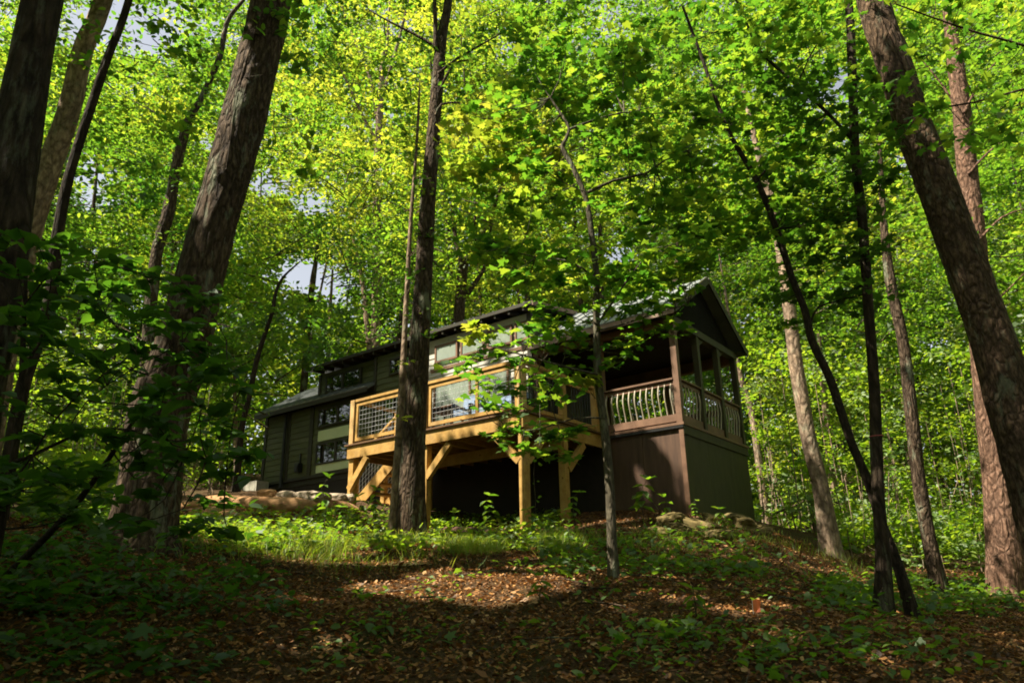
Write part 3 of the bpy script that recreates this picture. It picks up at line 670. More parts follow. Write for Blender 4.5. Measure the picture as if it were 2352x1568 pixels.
# ------------------------------------------------------------------ trees
TREES = {}
SKIP = ('T12', 'S1', 'T13', 'T16', 'T18', 'T7', 'T8')      # these stand in the light themselves
def trunk_mesh(name, polylines, mat, parent, amp=.06, nseg=20, step=.12):
    V = []; L = []; S = []; o = 0
    for P, r, big in polylines:
        P, r = resample(P, r, step if big else .25)
        n = nseg if big else 7
        v, f = tube_np(P, r, n, False)
        c = np.repeat(P, n, 0); rr = np.repeat(r, n)
        if big:
            q = v * np.array([4, 4, 1.1]); rg = 1 - 2 * np.abs(vnoise(v * np.array([13, 13, 2.6]) + 1.5 * vnoise(v * 3)[:, None])); r3 = 1 - 2 * np.abs(vnoise(v * np.array([27, 27, 7])))
            k = 1 + amp * fbm(q, 3) * 1.3 + amp * .55 * rg + amp * .3 * r3
            hb = np.clip(v[:, 2] - v[:n, 2].mean() - .25, 0, 9); an = np.arctan2(v[:, 1] - c[:, 1], v[:, 0] - c[:, 0])
            k += min(.55, .10 / float(r[1])) * np.exp(-hb / (2.2 * float(r[0]) + .06)) * (.55 + .5 * np.cos(4 * an + 3 * float(r[0])) + .25 * np.cos(7 * an + 1.3))
            v = c + (v - c) * k[:, None]
        f = [tuple(reversed(x)) for x in f]
        V.append(v); L.append(np.array(f).ravel() + o); S.append(np.full(len(f), 4)); o += len(v)
    me = mesh_np(name, np.concatenate(V), np.concatenate(L), np.concatenate(S))
    me.polygons.foreach_set('use_smooth', [True] * len(me.polygons))
    return link(name, me, mat, parent)
def poly3(pts, Y, dY=0):
    """pts: (x, y, width px) from base to top; Y metres ahead at the base"""
    P = []; r = []
    y0 = pts[0][1]
    for i, (x, y, w) in enumerate(pts):
        Yi = Y + dY * (y0 - y) / 1000.0; p = at(x, y, Yi); dep = p @ CZ; P.append(p); r.append(.5 * w / F_D * dep * .97 * math.cos(math.atan2(p[0], p[1])))
    return np.array(P), np.array(r)
def tree(key, name, label, cat, pts, Y, mat, branches=(), dY=0, top=15.0, flare=1.35, group=None, amp=.06, lean=None, sink=.35):
    P, r = poly3(pts, Y, dY)
    g0 = gz(P[0][0], P[0][1])
    base = P[0].copy()
    d = P[0] - P[1]; d /= np.linalg.norm(d)
    if P[0][2] > g0 - .1:                      # run down into the ground
        k = max(0.05, (P[0][2] - g0 + sink) / max(.3, -d[2])); P = np.vstack([P[0] + d * k, P]); r = np.concatenate([[r[0] * flare], r])
    lim = [(P, r, True)]
    if top > P[-1][2] + .5:
        d = P[-1] - P[-2]; d /= np.linalg.norm(d); d = d * .6 + np.array([0, 0, .6]); d /= np.linalg.norm(d)
        k = (top - P[-1][2]) / d[2]; P = np.vstack([P, P[-1] + d * k * .5, P[-1] + d * k]); r = np.concatenate([r, [r[-1] * .75, r[-1] * .35]]); lim = [(P, r, True)]
    root = empty(name, (P[0][0], P[0][1], g0)); tag(root, label, cat, group)
    for bpts in branches:
        bY = bpts[0]; bp, br = poly3(bpts[1], bY, 0); lim.append((bp, br, False))
    inv = np.array([P[0][0], P[0][1], g0])
    lim2 = [(p - inv, q, b_) for p, q, b_ in lim]
    TREES[key] = dict(root=root, P=P, r=r, org=inv, limbs=lim2, mat=mat, amp=amp, leaves=[], twigs=[])
    return root

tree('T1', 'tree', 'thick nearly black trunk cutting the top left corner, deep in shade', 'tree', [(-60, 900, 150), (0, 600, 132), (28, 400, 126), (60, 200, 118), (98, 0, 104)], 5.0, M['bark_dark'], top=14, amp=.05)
tree('T2', 'tree', 'pale flaky barked trunk behind the dark corner trunk at left', 'tree', [(-10, 900, 74), (50, 600, 66), (108, 400, 64), (160, 250, 58), (192, 110, 52), (238, 0, 46)], 11.5, M['bark_pale'], top=17, dY=-1)
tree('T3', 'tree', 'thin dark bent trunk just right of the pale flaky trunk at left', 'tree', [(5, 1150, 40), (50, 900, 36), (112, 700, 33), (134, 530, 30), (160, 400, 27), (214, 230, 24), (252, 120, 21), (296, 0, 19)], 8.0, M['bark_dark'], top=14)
tree('T4', 'tree', 'crooked brown trunk half hidden behind the left of the big leaning trunk', 'tree', [(330, 900, 32), (357, 600, 30), (386, 490, 30), (404, 390, 27), (432, 280, 22), (455, 240, 17)], 17, M['bark'], [(17, [(440, 270, 14), (470, 210, 16), (505, 130, 15), (522, 50, 12), (560, 0, 9)])], top=10)
tree('T5', 'tree', 'largest trunk at left, rough grey bark, leaning right with its left edge catching sun', 'tree', [(325, 1222, 160), (345, 1100, 150), (366, 950, 148), (402, 850, 136), (432, 750, 128), (464, 620, 116), (495, 500, 108), (530, 380, 106), (565, 250, 104), (594, 130, 98), (623, 0, 92)], 8.0, M['bark'],
     [(7.75, [(520, 390, 7), (535, 280, 8), (555, 180, 7), (585, 80, 6), (615, 0, 5)])], top=17, flare=1.5, amp=.075)
tree('T7', 'tree', 'slim pale trunk with fanning upper limbs behind the dormer roof', 'tree', [(862, 830, 24), (866, 625, 22), (866, 425, 20), (874, 225, 15), (880, 120, 11)], 25, M['bark_pale'],
     [(25, [(870, 300, 10), (850, 180, 9), (800, 60, 7), (780, 0, 5)]), (25, [(872, 240, 9), (905, 130, 8), (940, 0, 6)]), (25, [(868, 330, 9), (830, 260, 7), (784, 160, 6)]), (25, [(878, 200, 7), (890, 90, 6), (895, 0, 5)]), (25, [(868, 420, 8), (830, 370, 6), (790, 340, 4)])], top=16)
tree('T8', 'tree', 'slender pale twin stem leaning left against the slim pale trunk', 'tree', [(852, 830, 14), (842, 740, 13), (834, 660, 11), (819, 580, 8), (800, 500, 6)], 24.6, M['bark_pale'], top=8)
tree('T9', 'tree', 'tall dark trunk standing in front of the deck mesh railing', 'tree', [(942, 1228, 60), (949, 1050, 56), (956, 900, 51), (964, 784, 46), (974, 625, 41), (980, 500, 38), (994, 325, 31), (1004, 200, 29), (1016, 80, 25), (1030, 0, 20)], 11.7, M['bark'],
     [(11.6, [(1000, 110, 12), (1000, 50, 11), (998, 0, 9)]), (11.6, [(996, 105, 9), (950, 78, 7), (894, 50, 5), (850, 25, 3)]), (11.6, [(1006, 170, 7), (1050, 135, 6), (1120, 95, 4), (1180, 60, 3)]), (11.6, [(1006, 215, 7), (1040, 150, 6), (1076, 138, 4)]), (11.6, [(1000, 265, 7), (1014, 240, 6), (1050, 236, 4)])], top=16, amp=.07)
tree('T10', 'tree', 'lighter slim trunk hugging the left of the tall dark trunk at the deck', 'tree', [(904, 1205, 22), (912, 1090, 21), (919, 960, 18), (928, 800, 14), (936, 640, 11), (944, 500, 9), (954, 375, 7), (960, 280, 7)], 12.0, M['bark_pale'], top=9.5)
tree('T11', 'tree', 'forked mossy tree rising behind the cabin roof near its dormer', 'tree', [(1050, 800, 28), (1054, 740, 26), (1060, 650, 25), (1066, 600, 22)], 20, M['bark'],
     [(20, [(1064, 615, 14), (1050, 570, 12), (1041, 500, 10), (1038, 440, 7)]), (20, [(1066, 605, 17), (1094, 565, 14), (1120, 520, 11), (1140, 460, 9), (1154, 420, 6)]), (20, [(1074, 675, 12), (1094, 645, 11), (1114, 612, 9), (1122, 560, 7), (1132, 500, 4)])], top=0)
tree('T12', 'maple_sapling', 'slim crooked maple sapling in front of the porch with leaves across the roof', 'sapling', [(1408, 1318, 24), (1404, 1200, 22), (1398, 1080, 22), (1388, 980, 19), (1374, 870, 20), (1370, 740, 16), (1369, 625, 15), (1354, 500, 13), (1344, 450, 12), (1316, 385, 12), (1291, 335, 10), (1308, 297, 7), (1264, 225, 4)], 8.0, M['stem'],
     [(7.9, [(1309, 297, 7), (1359, 278, 6), (1434, 258, 4), (1500, 262, 3)]), (7.9, [(1350, 442, 9), (1409, 415, 7), (1484, 398, 6), (1524, 370, 4), (1580, 345, 3)]), (7.8, [(1372, 745, 6), (1410, 690, 5), (1450, 630, 4), (1500, 570, 2)]), (7.7, [(1373, 860, 6), (1290, 840, 5), (1200, 815, 4), (1110, 790, 2)]), (7.6, [(1385, 960, 5), (1320, 960, 4), (1240, 985, 3), (1170, 990, 2)]), (7.9, [(1370, 760, 5), (1430, 745, 4), (1520, 715, 3), (1580, 700, 2)]), (7.9, [(1369, 640, 5), (1310, 600, 4), (1230, 590, 3), (1150, 570, 2)])], top=0, flare=1.25, amp=.05)
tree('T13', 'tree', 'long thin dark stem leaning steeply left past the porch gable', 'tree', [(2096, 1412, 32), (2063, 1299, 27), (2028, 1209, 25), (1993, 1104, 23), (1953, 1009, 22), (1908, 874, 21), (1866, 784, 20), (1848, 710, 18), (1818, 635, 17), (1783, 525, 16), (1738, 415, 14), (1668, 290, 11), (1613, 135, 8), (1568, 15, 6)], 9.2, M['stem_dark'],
     [(9.2, [(1738, 415, 6), (1765, 385, 5), (1800, 360, 3)]), (9.2, [(1862, 740, 6), (1880, 705, 5), (1930, 690, 4), (1990, 675, 3)])], top=0, amp=.04)
tree('T14', 'tree', 'pale sunlit trunk right of the porch with a shaded lower half', 'tree', [(1908, 1274, 46), (1888, 1134, 40), (1868, 1050, 38), (1853, 984, 37), (1836, 884, 35), (1826, 820, 34), (1812, 700, 31), (1796, 590, 28), (1778, 480, 22), (1745, 370, 16)], 14.0, M['bark_pale'], top=12, amp=.05)
tree('T15', 'tree', 'thin bone white trunk at the right corner of the cabin', 'tree', [(1764, 1219, 21), (1754, 1140, 19), (1743, 1059, 18), (1733, 984, 17), (1721, 925, 16), (1705, 880, 13), (1696, 840, 11), (1680, 760, 8)], 20.5, M['bark_pale'], top=10, amp=.04)
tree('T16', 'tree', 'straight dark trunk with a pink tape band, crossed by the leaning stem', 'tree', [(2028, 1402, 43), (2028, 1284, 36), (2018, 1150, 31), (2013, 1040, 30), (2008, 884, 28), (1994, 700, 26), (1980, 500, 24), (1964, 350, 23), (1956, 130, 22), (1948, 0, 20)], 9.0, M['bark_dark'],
     [(9.0, [(1966, 330, 10), (1920, 280, 9), (1880, 240, 10), (1840, 205, 9), (1800, 170, 9), (1762, 135, 8), (1733, 100, 7), (1712, 45, 6), (1690, 0, 5)]), (9.0, [(1830, 200, 4), (1860, 130, 4), (1885, 90, 3)])], top=13, amp=.05)
tree('T17', 'tree', 'trunk dappled with sun between the taped trunk and the big right trunk', 'tree', [(2163, 1374, 38), (2133, 1234, 35), (2108, 1084, 34), (2089, 909, 32), (2074, 784, 29), (2046, 650, 27), (2032, 540, 20), (2026, 450, 16), (2020, 345, 12), (2012, 250, 9)], 13, M['bark'], top=10.5, amp=.06)
tree('T18', 'tree', 'massive plated trunk slanting across the right side out of the frame corner', 'tree', [(2440, 1300, 150), (2380, 1130, 132), (2330, 960, 120), (2290, 810, 112), (2262, 725, 108), (2208, 575, 103), (2150, 425, 97), (2094, 275, 90), (2046, 125, 84), (2004, 0, 78)], 8.0, M['bark_pine'],
     [(7.8, [(2420, 140, 9), (2352, 105, 8), (2243, 75, 7), (2140, 40, 5), (2058, 10, 4)]), (7.4, [(2450, 190, 8), (2352, 205, 7), (2240, 235, 6), (2120, 252, 4), (2060, 250, 2)]), (7.4, [(2120, 250, 3), (2090, 290, 2), (2066, 318, 2)]), (7.8, [(2243, 76, 4), (2200, 110, 4), (2140, 150, 3), (2080, 165, 2)])], top=17, flare=1.4, amp=.07)
tree('T19', 'tree', 'reddish barked trunk behind the massive plated trunk, glowing in the sun', 'tree', [(2318, 1356, 92), (2306, 1240, 82), (2294, 1100, 76), (2280, 984, 74), (2262, 830, 68), (2248, 680, 62), (2236, 525, 57), (2222, 400, 52), (2209, 260, 47), (2195, 150, 42), (2180, 40, 30), (2170, -30, 20)], 13, M['bark_pink'],
     [(12.8, [(2250, 720, 8), (2290, 690, 6), (2340, 640, 4), (2380, 600, 3)]), (12.8, [(2240, 560, 8), (2300, 500, 6), (2352, 480, 4)]), (12.8, [(2225, 400, 8), (2270, 350, 6), (2352, 290, 4)]), (12.8, [(2214, 260, 8), (2250, 190, 6), (2290, 140, 4)]), (12.8, [(2212, 270, 7), (2160, 190, 5), (2110, 130, 3)])], top=12, amp=.06)
tree('T20', 'tree', 'thin grey trunk rising behind the left end of the dormer', 'tree', [(690, 960, 18), (698, 885, 17), (708, 741, 16), (719, 643, 14), (727, 590, 9), (732, 540, 5)], 27, M['bark'], top=0)
tree('T21', 'tree', 'very thin white stem just above the dormer roof edge', 'tree', [(748, 880, 9), (752, 838, 9), (758, 720, 8), (764, 620, 5)], 28, M['bark_pale'], top=0)
tree('T22', 'sapling', 'thin dark sapling bowed right with an arching twig, left of the cabin', 'sapling', [(548, 1060, 15), (556, 980, 14), (571, 916, 13), (592, 819, 12), (624, 721, 10), (634, 670, 8), (652, 635, 6), (690, 600, 3)], 18, M['stem_dark'], top=0)
tree('T23', 'sapling', 'short tan stem standing in bright leaves left of the cabin wall', 'sapling', [(543, 1100, 12), (541, 1000, 11), (539, 900, 9), (536, 800, 5)], 20, M['bark_pale'], top=0)
tree('T24', 'tree', 'ghostly pale trunk far behind, between the sunlit trunk and the leaning stem', 'tree', [(1920, 1240, 20), (1910, 1080, 19), (1898, 960, 18), (1888, 860, 15), (1880, 760, 9)], 21, M['bark_pale'], top=0)

# foreground shrub at left and its stick
tree('S1', 'shrub', 'dark broad leaved shrub with layered twigs filling the lower left foreground', 'shrub', [(0, 1215, 26), (18, 1120, 22), (32, 1050, 20), (48, 900, 17), (54, 760, 14), (62, 580, 8)], 4.6, M['stem_dark'],
     [(4.5, [(32, 1060, 12), (75, 1045, 10), (130, 1018, 9), (190, 994, 8), (260, 984, 6), (320, 990, 4)]), (4.5, [(50, 840, 9), (90, 790, 7), (110, 700, 5), (120, 620, 3)]), (4.4, [(75, 1045, 6), (130, 960, 5), (210, 880, 4), (310, 810, 3)]), (4.5, [(150, 1000, 4), (200, 920, 3), (300, 850, 3), (420, 790, 2)]),
      (4.4, [(54, 760, 6), (30, 700, 5), (5, 650, 4)]), (4.4, [(110, 680, 4), (200, 690, 4), (280, 760, 3), (340, 860, 2)]), (4.4, [(56, 700, 5), (140, 610, 4), (260, 610, 3), (400, 650, 2)]), (4.5, [(260, 984, 4), (350, 1000, 3), (430, 1030, 2), (520, 1080, 2)]), (4.4, [(400, 650, 3), (470, 700, 2), (520, 780, 2)])], top=0, flare=1.1, amp=.03)

def spray(n_leaf, c, rad, flat=.35, g=rng):
    q = g.normal(0, 1, (n_leaf, 3)); q /= np.linalg.norm(q, axis=1)[:, None]; q *= (g.uniform(0, 1, n_leaf) ** .5)[:, None] * rad; q[:, 2] *= flat
    return c + q
def add_leaves(key, P, size, shape, tilt, mi):
    t = TREES[key]
    if key not in SKIP: P = P[~lit(P, size * .5)]
    if not len(P): return
    v, l, s = leaf_arrays(P - t['org'], size, shape, tilt); t['leaves'].append((v, l, s, mi))
def near_pt(t, c):
    best = None
    if 'rs' not in t: t['rs'] = [resample(P, r, .3)[0] for P, r, b in t['limbs']]
    for Q in t['rs']:
        d = np.linalg.norm(Q + t['org'] - c + np.array([0, 0, .15]), axis=1); k = d.argmin()
        if best is None or d[k] < best[0]: best = (d[k], Q[k])
    return best
def add_spray(key, c, n, rad, size, shape, tilt=.5, mi=0, twig=True, flat=.35, maxtw=1.1):
    t = TREES[key]; c = np.asarray(c, float); P = spray(n, c, rad, flat); add_leaves(key, P, size, shape, tilt, mi)
    if key not in SKIP and lit(c[None])[0]: return
    if twig:
        d, q = near_pt(t, c)
        if d < maxtw:
            e = c - t['org']; m = (q + e) / 2 + np.array([0, 0, -.08 * d]) + rng.normal(0, .05 * d, 3)
            Pq, rq = resample(np.array([q, m, e]), np.array([.004 + .004 * d, .003 + .002 * d, .0022]), .15); t['twigs'].append((Pq, rq, 4))
        for k in range(3):
            a = P[rng.integers(0, n)] - t['org']; t['twigs'].append((np.array([c - t['org'], (c - t['org'] + a) / 2 + rng.normal(0, .02, 3), a]), np.array([.0028, .0022, .0014]), 3))
HOLES = [(250, 60, 90, 45), (690, 622, 58, 30), (345, 80, 55, 40), (205, 420, 35, 45), (610, 420, 32, 22), (1390, 210, 26, 16), (720, 465, 36, 20), (1930, 190, 50, 34), (1840, 230, 40, 20), (1420, 590, 28, 14), (2080, 370, 20, 24), (760, 660, 24, 30), (480, 330, 22, 16)]   # breaks in the crowns where sky shows
def region(key, x0, y0, x1, y1, Y0, Y1, cnt, n, rad, size, shape, tilt=.5, mi=0, twig=True, flat=.4, maxtw=1.1, keep=None):
    k = 0
    while k < cnt:
        x, y = rng.uniform(x0, x1), rng.uniform(y0, y1)
        if 1575 < x < 1745 and 610 < y < 870 and Y0 < 19: k += 1; continue
        if Y0 > 14 and any(((x - a) / (rx + 24)) ** 2 + ((y - b_) / (ry + 24)) ** 2 < 1 for a, b_, rx, ry in HOLES): k += 1; continue
        Yv = rng.uniform(Y0, Y1)
        for kk, Ys, w_ in (('T12', 8.0, 32), ('T13', 9.2, 28)):           # keep the slim stems clear of leaves hanging in front
            if Y1 < 11 and Yv < Ys + .25 and abs(x - np.interp(y, *STEMS[kk])) < w_: Yv = Ys + rng.uniform(.3, 1.2)
        add_spray(key, at(x, y, Yv), n, rad * rng.uniform(.6, 1.25), size, shape, tilt, mi, twig, flat, maxtw); k += 1
CROWN = {}
STEMS = {'T12': ([225, 297, 335, 385, 450, 500, 625, 740, 870], [1264, 1308, 1291, 1316, 1344, 1354, 1369, 1370, 1374]), 'T13': ([15, 135, 290, 415, 525, 635, 710, 784], [1568, 1613, 1668, 1738, 1783, 1818, 1848, 1866])}
def crown(key, mats): CROWN[key] = mats
crown('T12', [M['leaf_maple'], M['leaf_yellow']])
for x, y in ((1050, 840), (1100, 815), (1150, 800), (1205, 835), (1270, 800), (1100, 875), (1160, 900), (1215, 880), (1262, 868), (1310, 850), (1335, 800), (1130, 770), (1240, 760), (1300, 760), (1240, 920), (1290, 900), (1180, 940), (1100, 920)):
    add_spray('T12', at(x, y, rng.uniform(7.3, 8.3)), 17, .30, .108, 'maple', .35, 0, True, .3)
for x, y in ((1480, 690), (1520, 665), (1440, 690), (1540, 640), (1265, 735), (1300, 735), (1330, 760), (1260, 700), (1225, 770), (1420, 785), (1470, 765), (1520, 745), (1430, 720), (1490, 700), (1545, 690), (1390, 690), (1460, 650), (1510, 640), (1560, 620), (1400, 640), (1590, 650), (1540, 760), (1450, 810), (1400, 830), (1600, 600), (1350, 720), (1310, 690)):
    add_spray('T12', at(x, y, rng.uniform(7.6, 8.6)), 17, .30, .108, 'maple', .35, 0, True, .3)
for x, y in ((1155, 1000), (1195, 1025), (1240, 1035), (1290, 1005), (1230, 980), (1180, 985), (1290, 1050), (1320, 985), (1260, 1000)):
    add_spray('T12', at(x, y, rng.uniform(7.3, 7.8)), 15, .24, .108, 'maple', .35, 0, True, .3)
for x, y in ((1090, 745), (1080, 770), (1345, 880), (1370, 870)): add_spray('T12', at(x, y, 7.9), 7, .16, .13, 'maple', .4, 1, True, .4)
region('T12', 1090, 200, 1640, 660, 7.4, 9.6, 120, 20, .36, .112, 'maple', .4, 0, True, .3)
region('T12', 1050, 250, 1300, 420, 8.5, 10, 26, 18, .34, .112, 'maple', .5, 1, True, .4)
region('T12', 1180, -60, 1600, 230, 8, 10, 50, 20, .4, .112, 'maple', .4, 0, True, .3)
crown('T13', [M['leaf_maple']]); region('T13', 1560, -60, 1900, 560, 8.4, 10.6, 95, 20, .36, .112, 'maple', .4, 0, True, .3); region('T13', 1640, 420, 1960, 760, 8.6, 10.6, 34, 19, .34, .112, 'maple', .4, 0, True, .3)
crown('T16', [M['leaf_dark'], M['leaf_maple']]); region('T16', 1740, 150, 2060, 720, 8.3, 10.2, 80, 19, .38, .112, 'maple', .4, 0, True, .3); region('T16', 1700, -60, 2050, 200, 8.3, 10.2, 44, 19, .38, .112, 'maple', .4, 1, True, .3)
crown('T18', [M['leaf_maple']]); region('T18', 1990, -40, 2380, 330, 7.0, 8.6, 40, 15, .32, .112, 'maple', .5, 0, True, .35)
crown('T19', [M['leaf_wood']]); region('T19', 2120, -60, 2420, 560, 11.5, 16, 60, 34, .6, .13, 'diamond', .6, 0, True, .45)
crown('T9', [M['leaf_maple'], M['leaf_yellow']]); region('T9', 880, 120, 1060, 470, 11.0, 12.6, 34, 16, .32, .12, 'ovate', .55, 0, True, .4); region('T9', 780, -60, 1240, 130, 11, 13, 36, 20, .45, .12, 'ovate', .55, 0, True, .4)
region('T9', 1040, 180, 1260, 330, 11, 13, 24, 18, .38, .13, 'ovate', .5, 1, True, .35); add_spray('T9', at(925, 960, 11.3), 10, .16, .1, 'ovate', .5, 1); add_spray('T9', at(930, 835, 11.5), 10, .2, .1, 'ovate', .5, 1); add_spray('T9', at(985, 770, 11.2), 9, .16, .1, 'ovate', .5, 0)
crown('T10', [M['leaf_maple']]); region('T10', 880, 480, 990, 760, 11.6, 12.6, 16, 14, .3, .11, 'ovate', .5, 0)
crown('T5', [M['leaf_dark'], M['leaf_maple']]); region('T5', 440, 520, 560, 760, 7.1, 7.6, 20, 9, .22, .13, 'ovate', .5, 0); region('T5', 580, -40, 720, 420, 7.2, 8.4, 22, 12, .28, .13, 'ovate', .5, 1); region('T5', 330, 700, 520, 900, 6.8, 7.3, 14, 9, .22, .13, 'ovate', .5, 0)
crown('T3', [M['leaf_maple']]); region('T3', 150, -60, 460, 420, 8.2, 11.5, 46, 18, .4, .13, 'ovate', .55, 0)
crown('T4', [M['leaf_maple'], M['leaf_wood']]); region('T4', 340, 40, 560, 520, 15, 18, 42, 26, .55, .14, 'ovate', .6, 0)
crown('T2', [M['leaf_wood']]); region('T2', -30, -60, 330, 560, 12.5, 16, 50, 30, .6, .14, 'ovate', .6, 0)
crown('T7', [M['leaf_yellow'], M['leaf_wood']]); region('T7', 600, -60, 1000, 620, 22, 28, 120, 60, .9, .17, 'diamond', .7, 0, True, .5, 2.2); region('T7', 640, -60, 1000, 620, 22, 28, 30, 60, .9, .17, 'diamond', .7, 1, True, .5, 2.2)
crown('T11', [M['leaf_wood']]); region('T11', 1000, 380, 1260, 660, 18.5, 23, 40, 50, .8, .15, 'diamond', .7, 0, True, .5, 2.2)
crown('T14', [M['leaf_wood']]); region('T14', 1640, 300, 1900, 640, 13, 16, 40, 34, .6, .13, 'diamond', .6, 0, True, .4)
crown('T15', [M['leaf_wood']]); region('T15', 1620, 560, 1800, 820, 19, 22, 26, 40, .6, .13, 'diamond', .6, 0, True, .4)
crown('T17', [M['leaf_wood']]); region('T17', 1960, 150, 2180, 520, 12, 15, 36, 30, .55, .13, 'diamond', .6, 0, True, .4)
crown('T20', [M['leaf_wood']]); region('T20', 640, 440, 820, 640, 25, 29, 16, 60, .9, .17, 'diamond', .7, 0, True, .5, 2.2)
crown('T21', [M['leaf_wood']]); region('T21', 720, 500, 830, 700, 26, 29, 12, 60, .8, .17, 'diamond', .7, 0, True, .5, 2.2)
crown('T8', [M['leaf_yellow']]); region('T8', 770, 420, 860, 600, 23.5, 26, 10, 50, .7, .17, 'diamond', .7, 0, True, .5, 2.2)
crown('T22', [M['leaf_wood']]); region('T22', 560, 560, 700, 720, 17, 19, 20, 30, .5, .14, 'ovate', .6, 0)
crown('T23', [M['leaf_wood']]); region('T23', 470, 760, 550, 930, 19, 21, 14, 34, .5, .13, 'ovate', .6, 0)
crown('T24', [M['leaf_wood']]); region('T24', 1820, 680, 1980, 900, 20, 23, 14, 44, .7, .14, 'diamond', .6, 0)
crown('S1', [M['leaf_dark']])
for x, y in ((20, 560), (90, 570), (150, 565), (215, 600), (290, 615), (360, 640), (430, 665), (470, 690), (250, 680), (170, 640), (330, 720), (420, 750), (330, 800), (480, 800), (525, 850), (100, 700), (380, 890), (460, 930), (300, 950), (510, 985), (430, 1050), (250, 1000), (160, 900), (560, 1040), (90, 640), (220, 830), (140, 990), (380, 1000), (40, 620), (20, 720), (480, 870), (410, 830), (550, 900), (500, 1090), (330, 1060), (220, 1080), (120, 1110), (60, 1010)):
    add_spray('S1', at(x, y, rng.uniform(4.1, 4.8)), 13, .18, .135, 'ovate', .35, 0, True, .3, 1.2)


# ------------------------------------------------------------------ clay bank, stones, block, log, flag
def hp(x, y, lo=2.0, up=0.0):
    p = hit(x, y, lo); p = p if p is not None else at(x, y, 14); return np.array([p[0], p[1], gz(p[0], p[1]) + up])
o = bank('clay_bank', [hp(415, 1166, 9, .0), hp(500, 1158, 9, .05), hp(590, 1166, 9, .05), hp(690, 1172, 9, .05), hp(780, 1170, 9, .02), hp(838, 1176, 9, -.05)], [.18, .28, .30, .30, .26, .12], .6, M['dirt'], 3.1)
tag(o, 'crumbling orange clay bank in the sun below the left end of the cabin', 'bank')
o = bank('clay_bank', [hp(425, 1186, 9, -.05), hp(480, 1183, 9, .03), hp(560, 1196, 9, -.02), hp(640, 1206, 9, -.08)], [.12, .24, .22, .1], .55, M['dirt'], 8.4)
tag(o, 'smaller lower clay ridge beside the big leaning trunk, under the orange bank', 'bank')
for i, (x, y, r, lab) in enumerate(((700, 1150, (.62, .26, .13), 'long flat white stone slab lying on the orange clay bank'), (655, 1147, (.20, .16, .12), 'small rounded pale stone touching the concrete block'), (770, 1150, (.24, .18, .11), 'pale rock on the bank just left of the deck corner post'), (800, 1150, (.12, .1, .1), 'fist sized grey stone nearest the deck corner post on the bank'), (612, 1142, (.2, .16, .12), 'brick coloured stone at the left foot of the concrete block'))):
    p = hp(x, y + 18, 9, .2); tag(blob('stone', p, r, M['stone'] if i != 4 else M['dirt'], .3, i + 20, 1, -YAW + .2 * i), lab, 'stone')
p = HL(12.85, -.42, 0); p[2] = gz(p[0], p[1]); b = MB(); b.box(-.34, .34, -.2, .2, -.05, .34); b.box(-.30, -.04, -.16, .16, .34, .345)
o = b.build('concrete_block', M['concrete']); o.location = p; o.rotation_euler = (0, 0, -YAW); tag(o, 'grey concrete block at the foot of the cabin left corner', 'block')
rk = [(1545, 1203, .45, .30, .16, 'mossy ochre rock left of the porch skirt corner'), (1610, 1215, .60, .34, .17, 'broad tilted ochre rock at the middle of the porch rock pile'), (1575, 1226, .40, .25, .11, 'low flat pale rock at the front of the porch rock pile'),
      (1690, 1206, .52, .33, .18, 'yellowish rock under the olive gable skirt, second from the right end'), (1735, 1222, .42, .28, .12, 'rightmost ochre rock, past the gable skirt corner'), (1650, 1232, .38, .22, .10, 'small greenish rock in the grass below the rock pile'), (1510, 1225, .34, .22, .10, 'dark flat rock left end of the porch rock pile'), (1640, 1200, .36, .24, .15, 'rounded rock pressed against the foot of the olive skirt')]
for i, (x, y, a, b_, c, lab) in enumerate(rk):
    p = hp(x, y, 9, c * .05); o = blob('rock', p, (a * .8, b_ * .8, c * .85), M['rock'], .55, i * 3 + 1, 1, rng.uniform(0, 3)); o.rotation_euler = (rng.normal(0, .18), rng.normal(0, .18), rng.uniform(0, 3)); tag(o, lab, 'rock', 'rocks along the porch skirt')
p = hp(1945, 1290, 8); o = blob('stump', p + [0, 0, .08], (.06, .06, .13), M['rock'], .3, 5); tag(o, 'small pale stump at the foot of the sunlit trunk on the right', 'stump')
p = hp(1731, 1418, 4); fl = empty('survey_flag', p); fl.scale = (.8, .8, .8); tag(fl, 'small crumpled orange marker flag stuck in the shaded slope', 'flag')
b = MB(); b.tube([(0, 0, -.05), (.005, 0, .16)], [.003] * 2, 5); b.build('wire_stake', M['wire'], fl)
b = MB(); a = [(.0, 0, .16), (.05, .01, .175), (.085, -.012, .15), (.08, .012, .10), (.075, -.01, .05), (.035, .014, .045), (.005, 0, .07)]; b.poly(a); b.poly([(x + .004, y + .006, z) for x, y, z in a][::-1]); b.build('flag_sheet', M['orange'], fl)
b = MB(); q0, q1 = hp(1010, 1218, 8, .03), hp(1195, 1240, 8, .03); pts, rr = resample(np.array([q0, (q0 + q1) / 2 + [0, 0, .04], q1]), np.array([.05, .06, .035]), .2); b.tube(pts, rr, 9); tag(b.build('fallen_branch', M['bark_pink'], None, True), 'fallen reddish branch on the ground in front of the deck posts', 'branch')
b = MB(); q0, q1 = hp(10, 1330, 3, .0), at(330, 932, 5.2); pts, rr = resample(np.array([q0, (q0 + q1) / 2 + [.05, 0, -.06], q1]), np.array([.03, .024, .012]), .2); b.tube(pts, rr, 8); tag(b.build('leaning_stick', M['stem_dark'], None, True), 'bare dark stick leaning up to the right in the left foreground', 'stick')

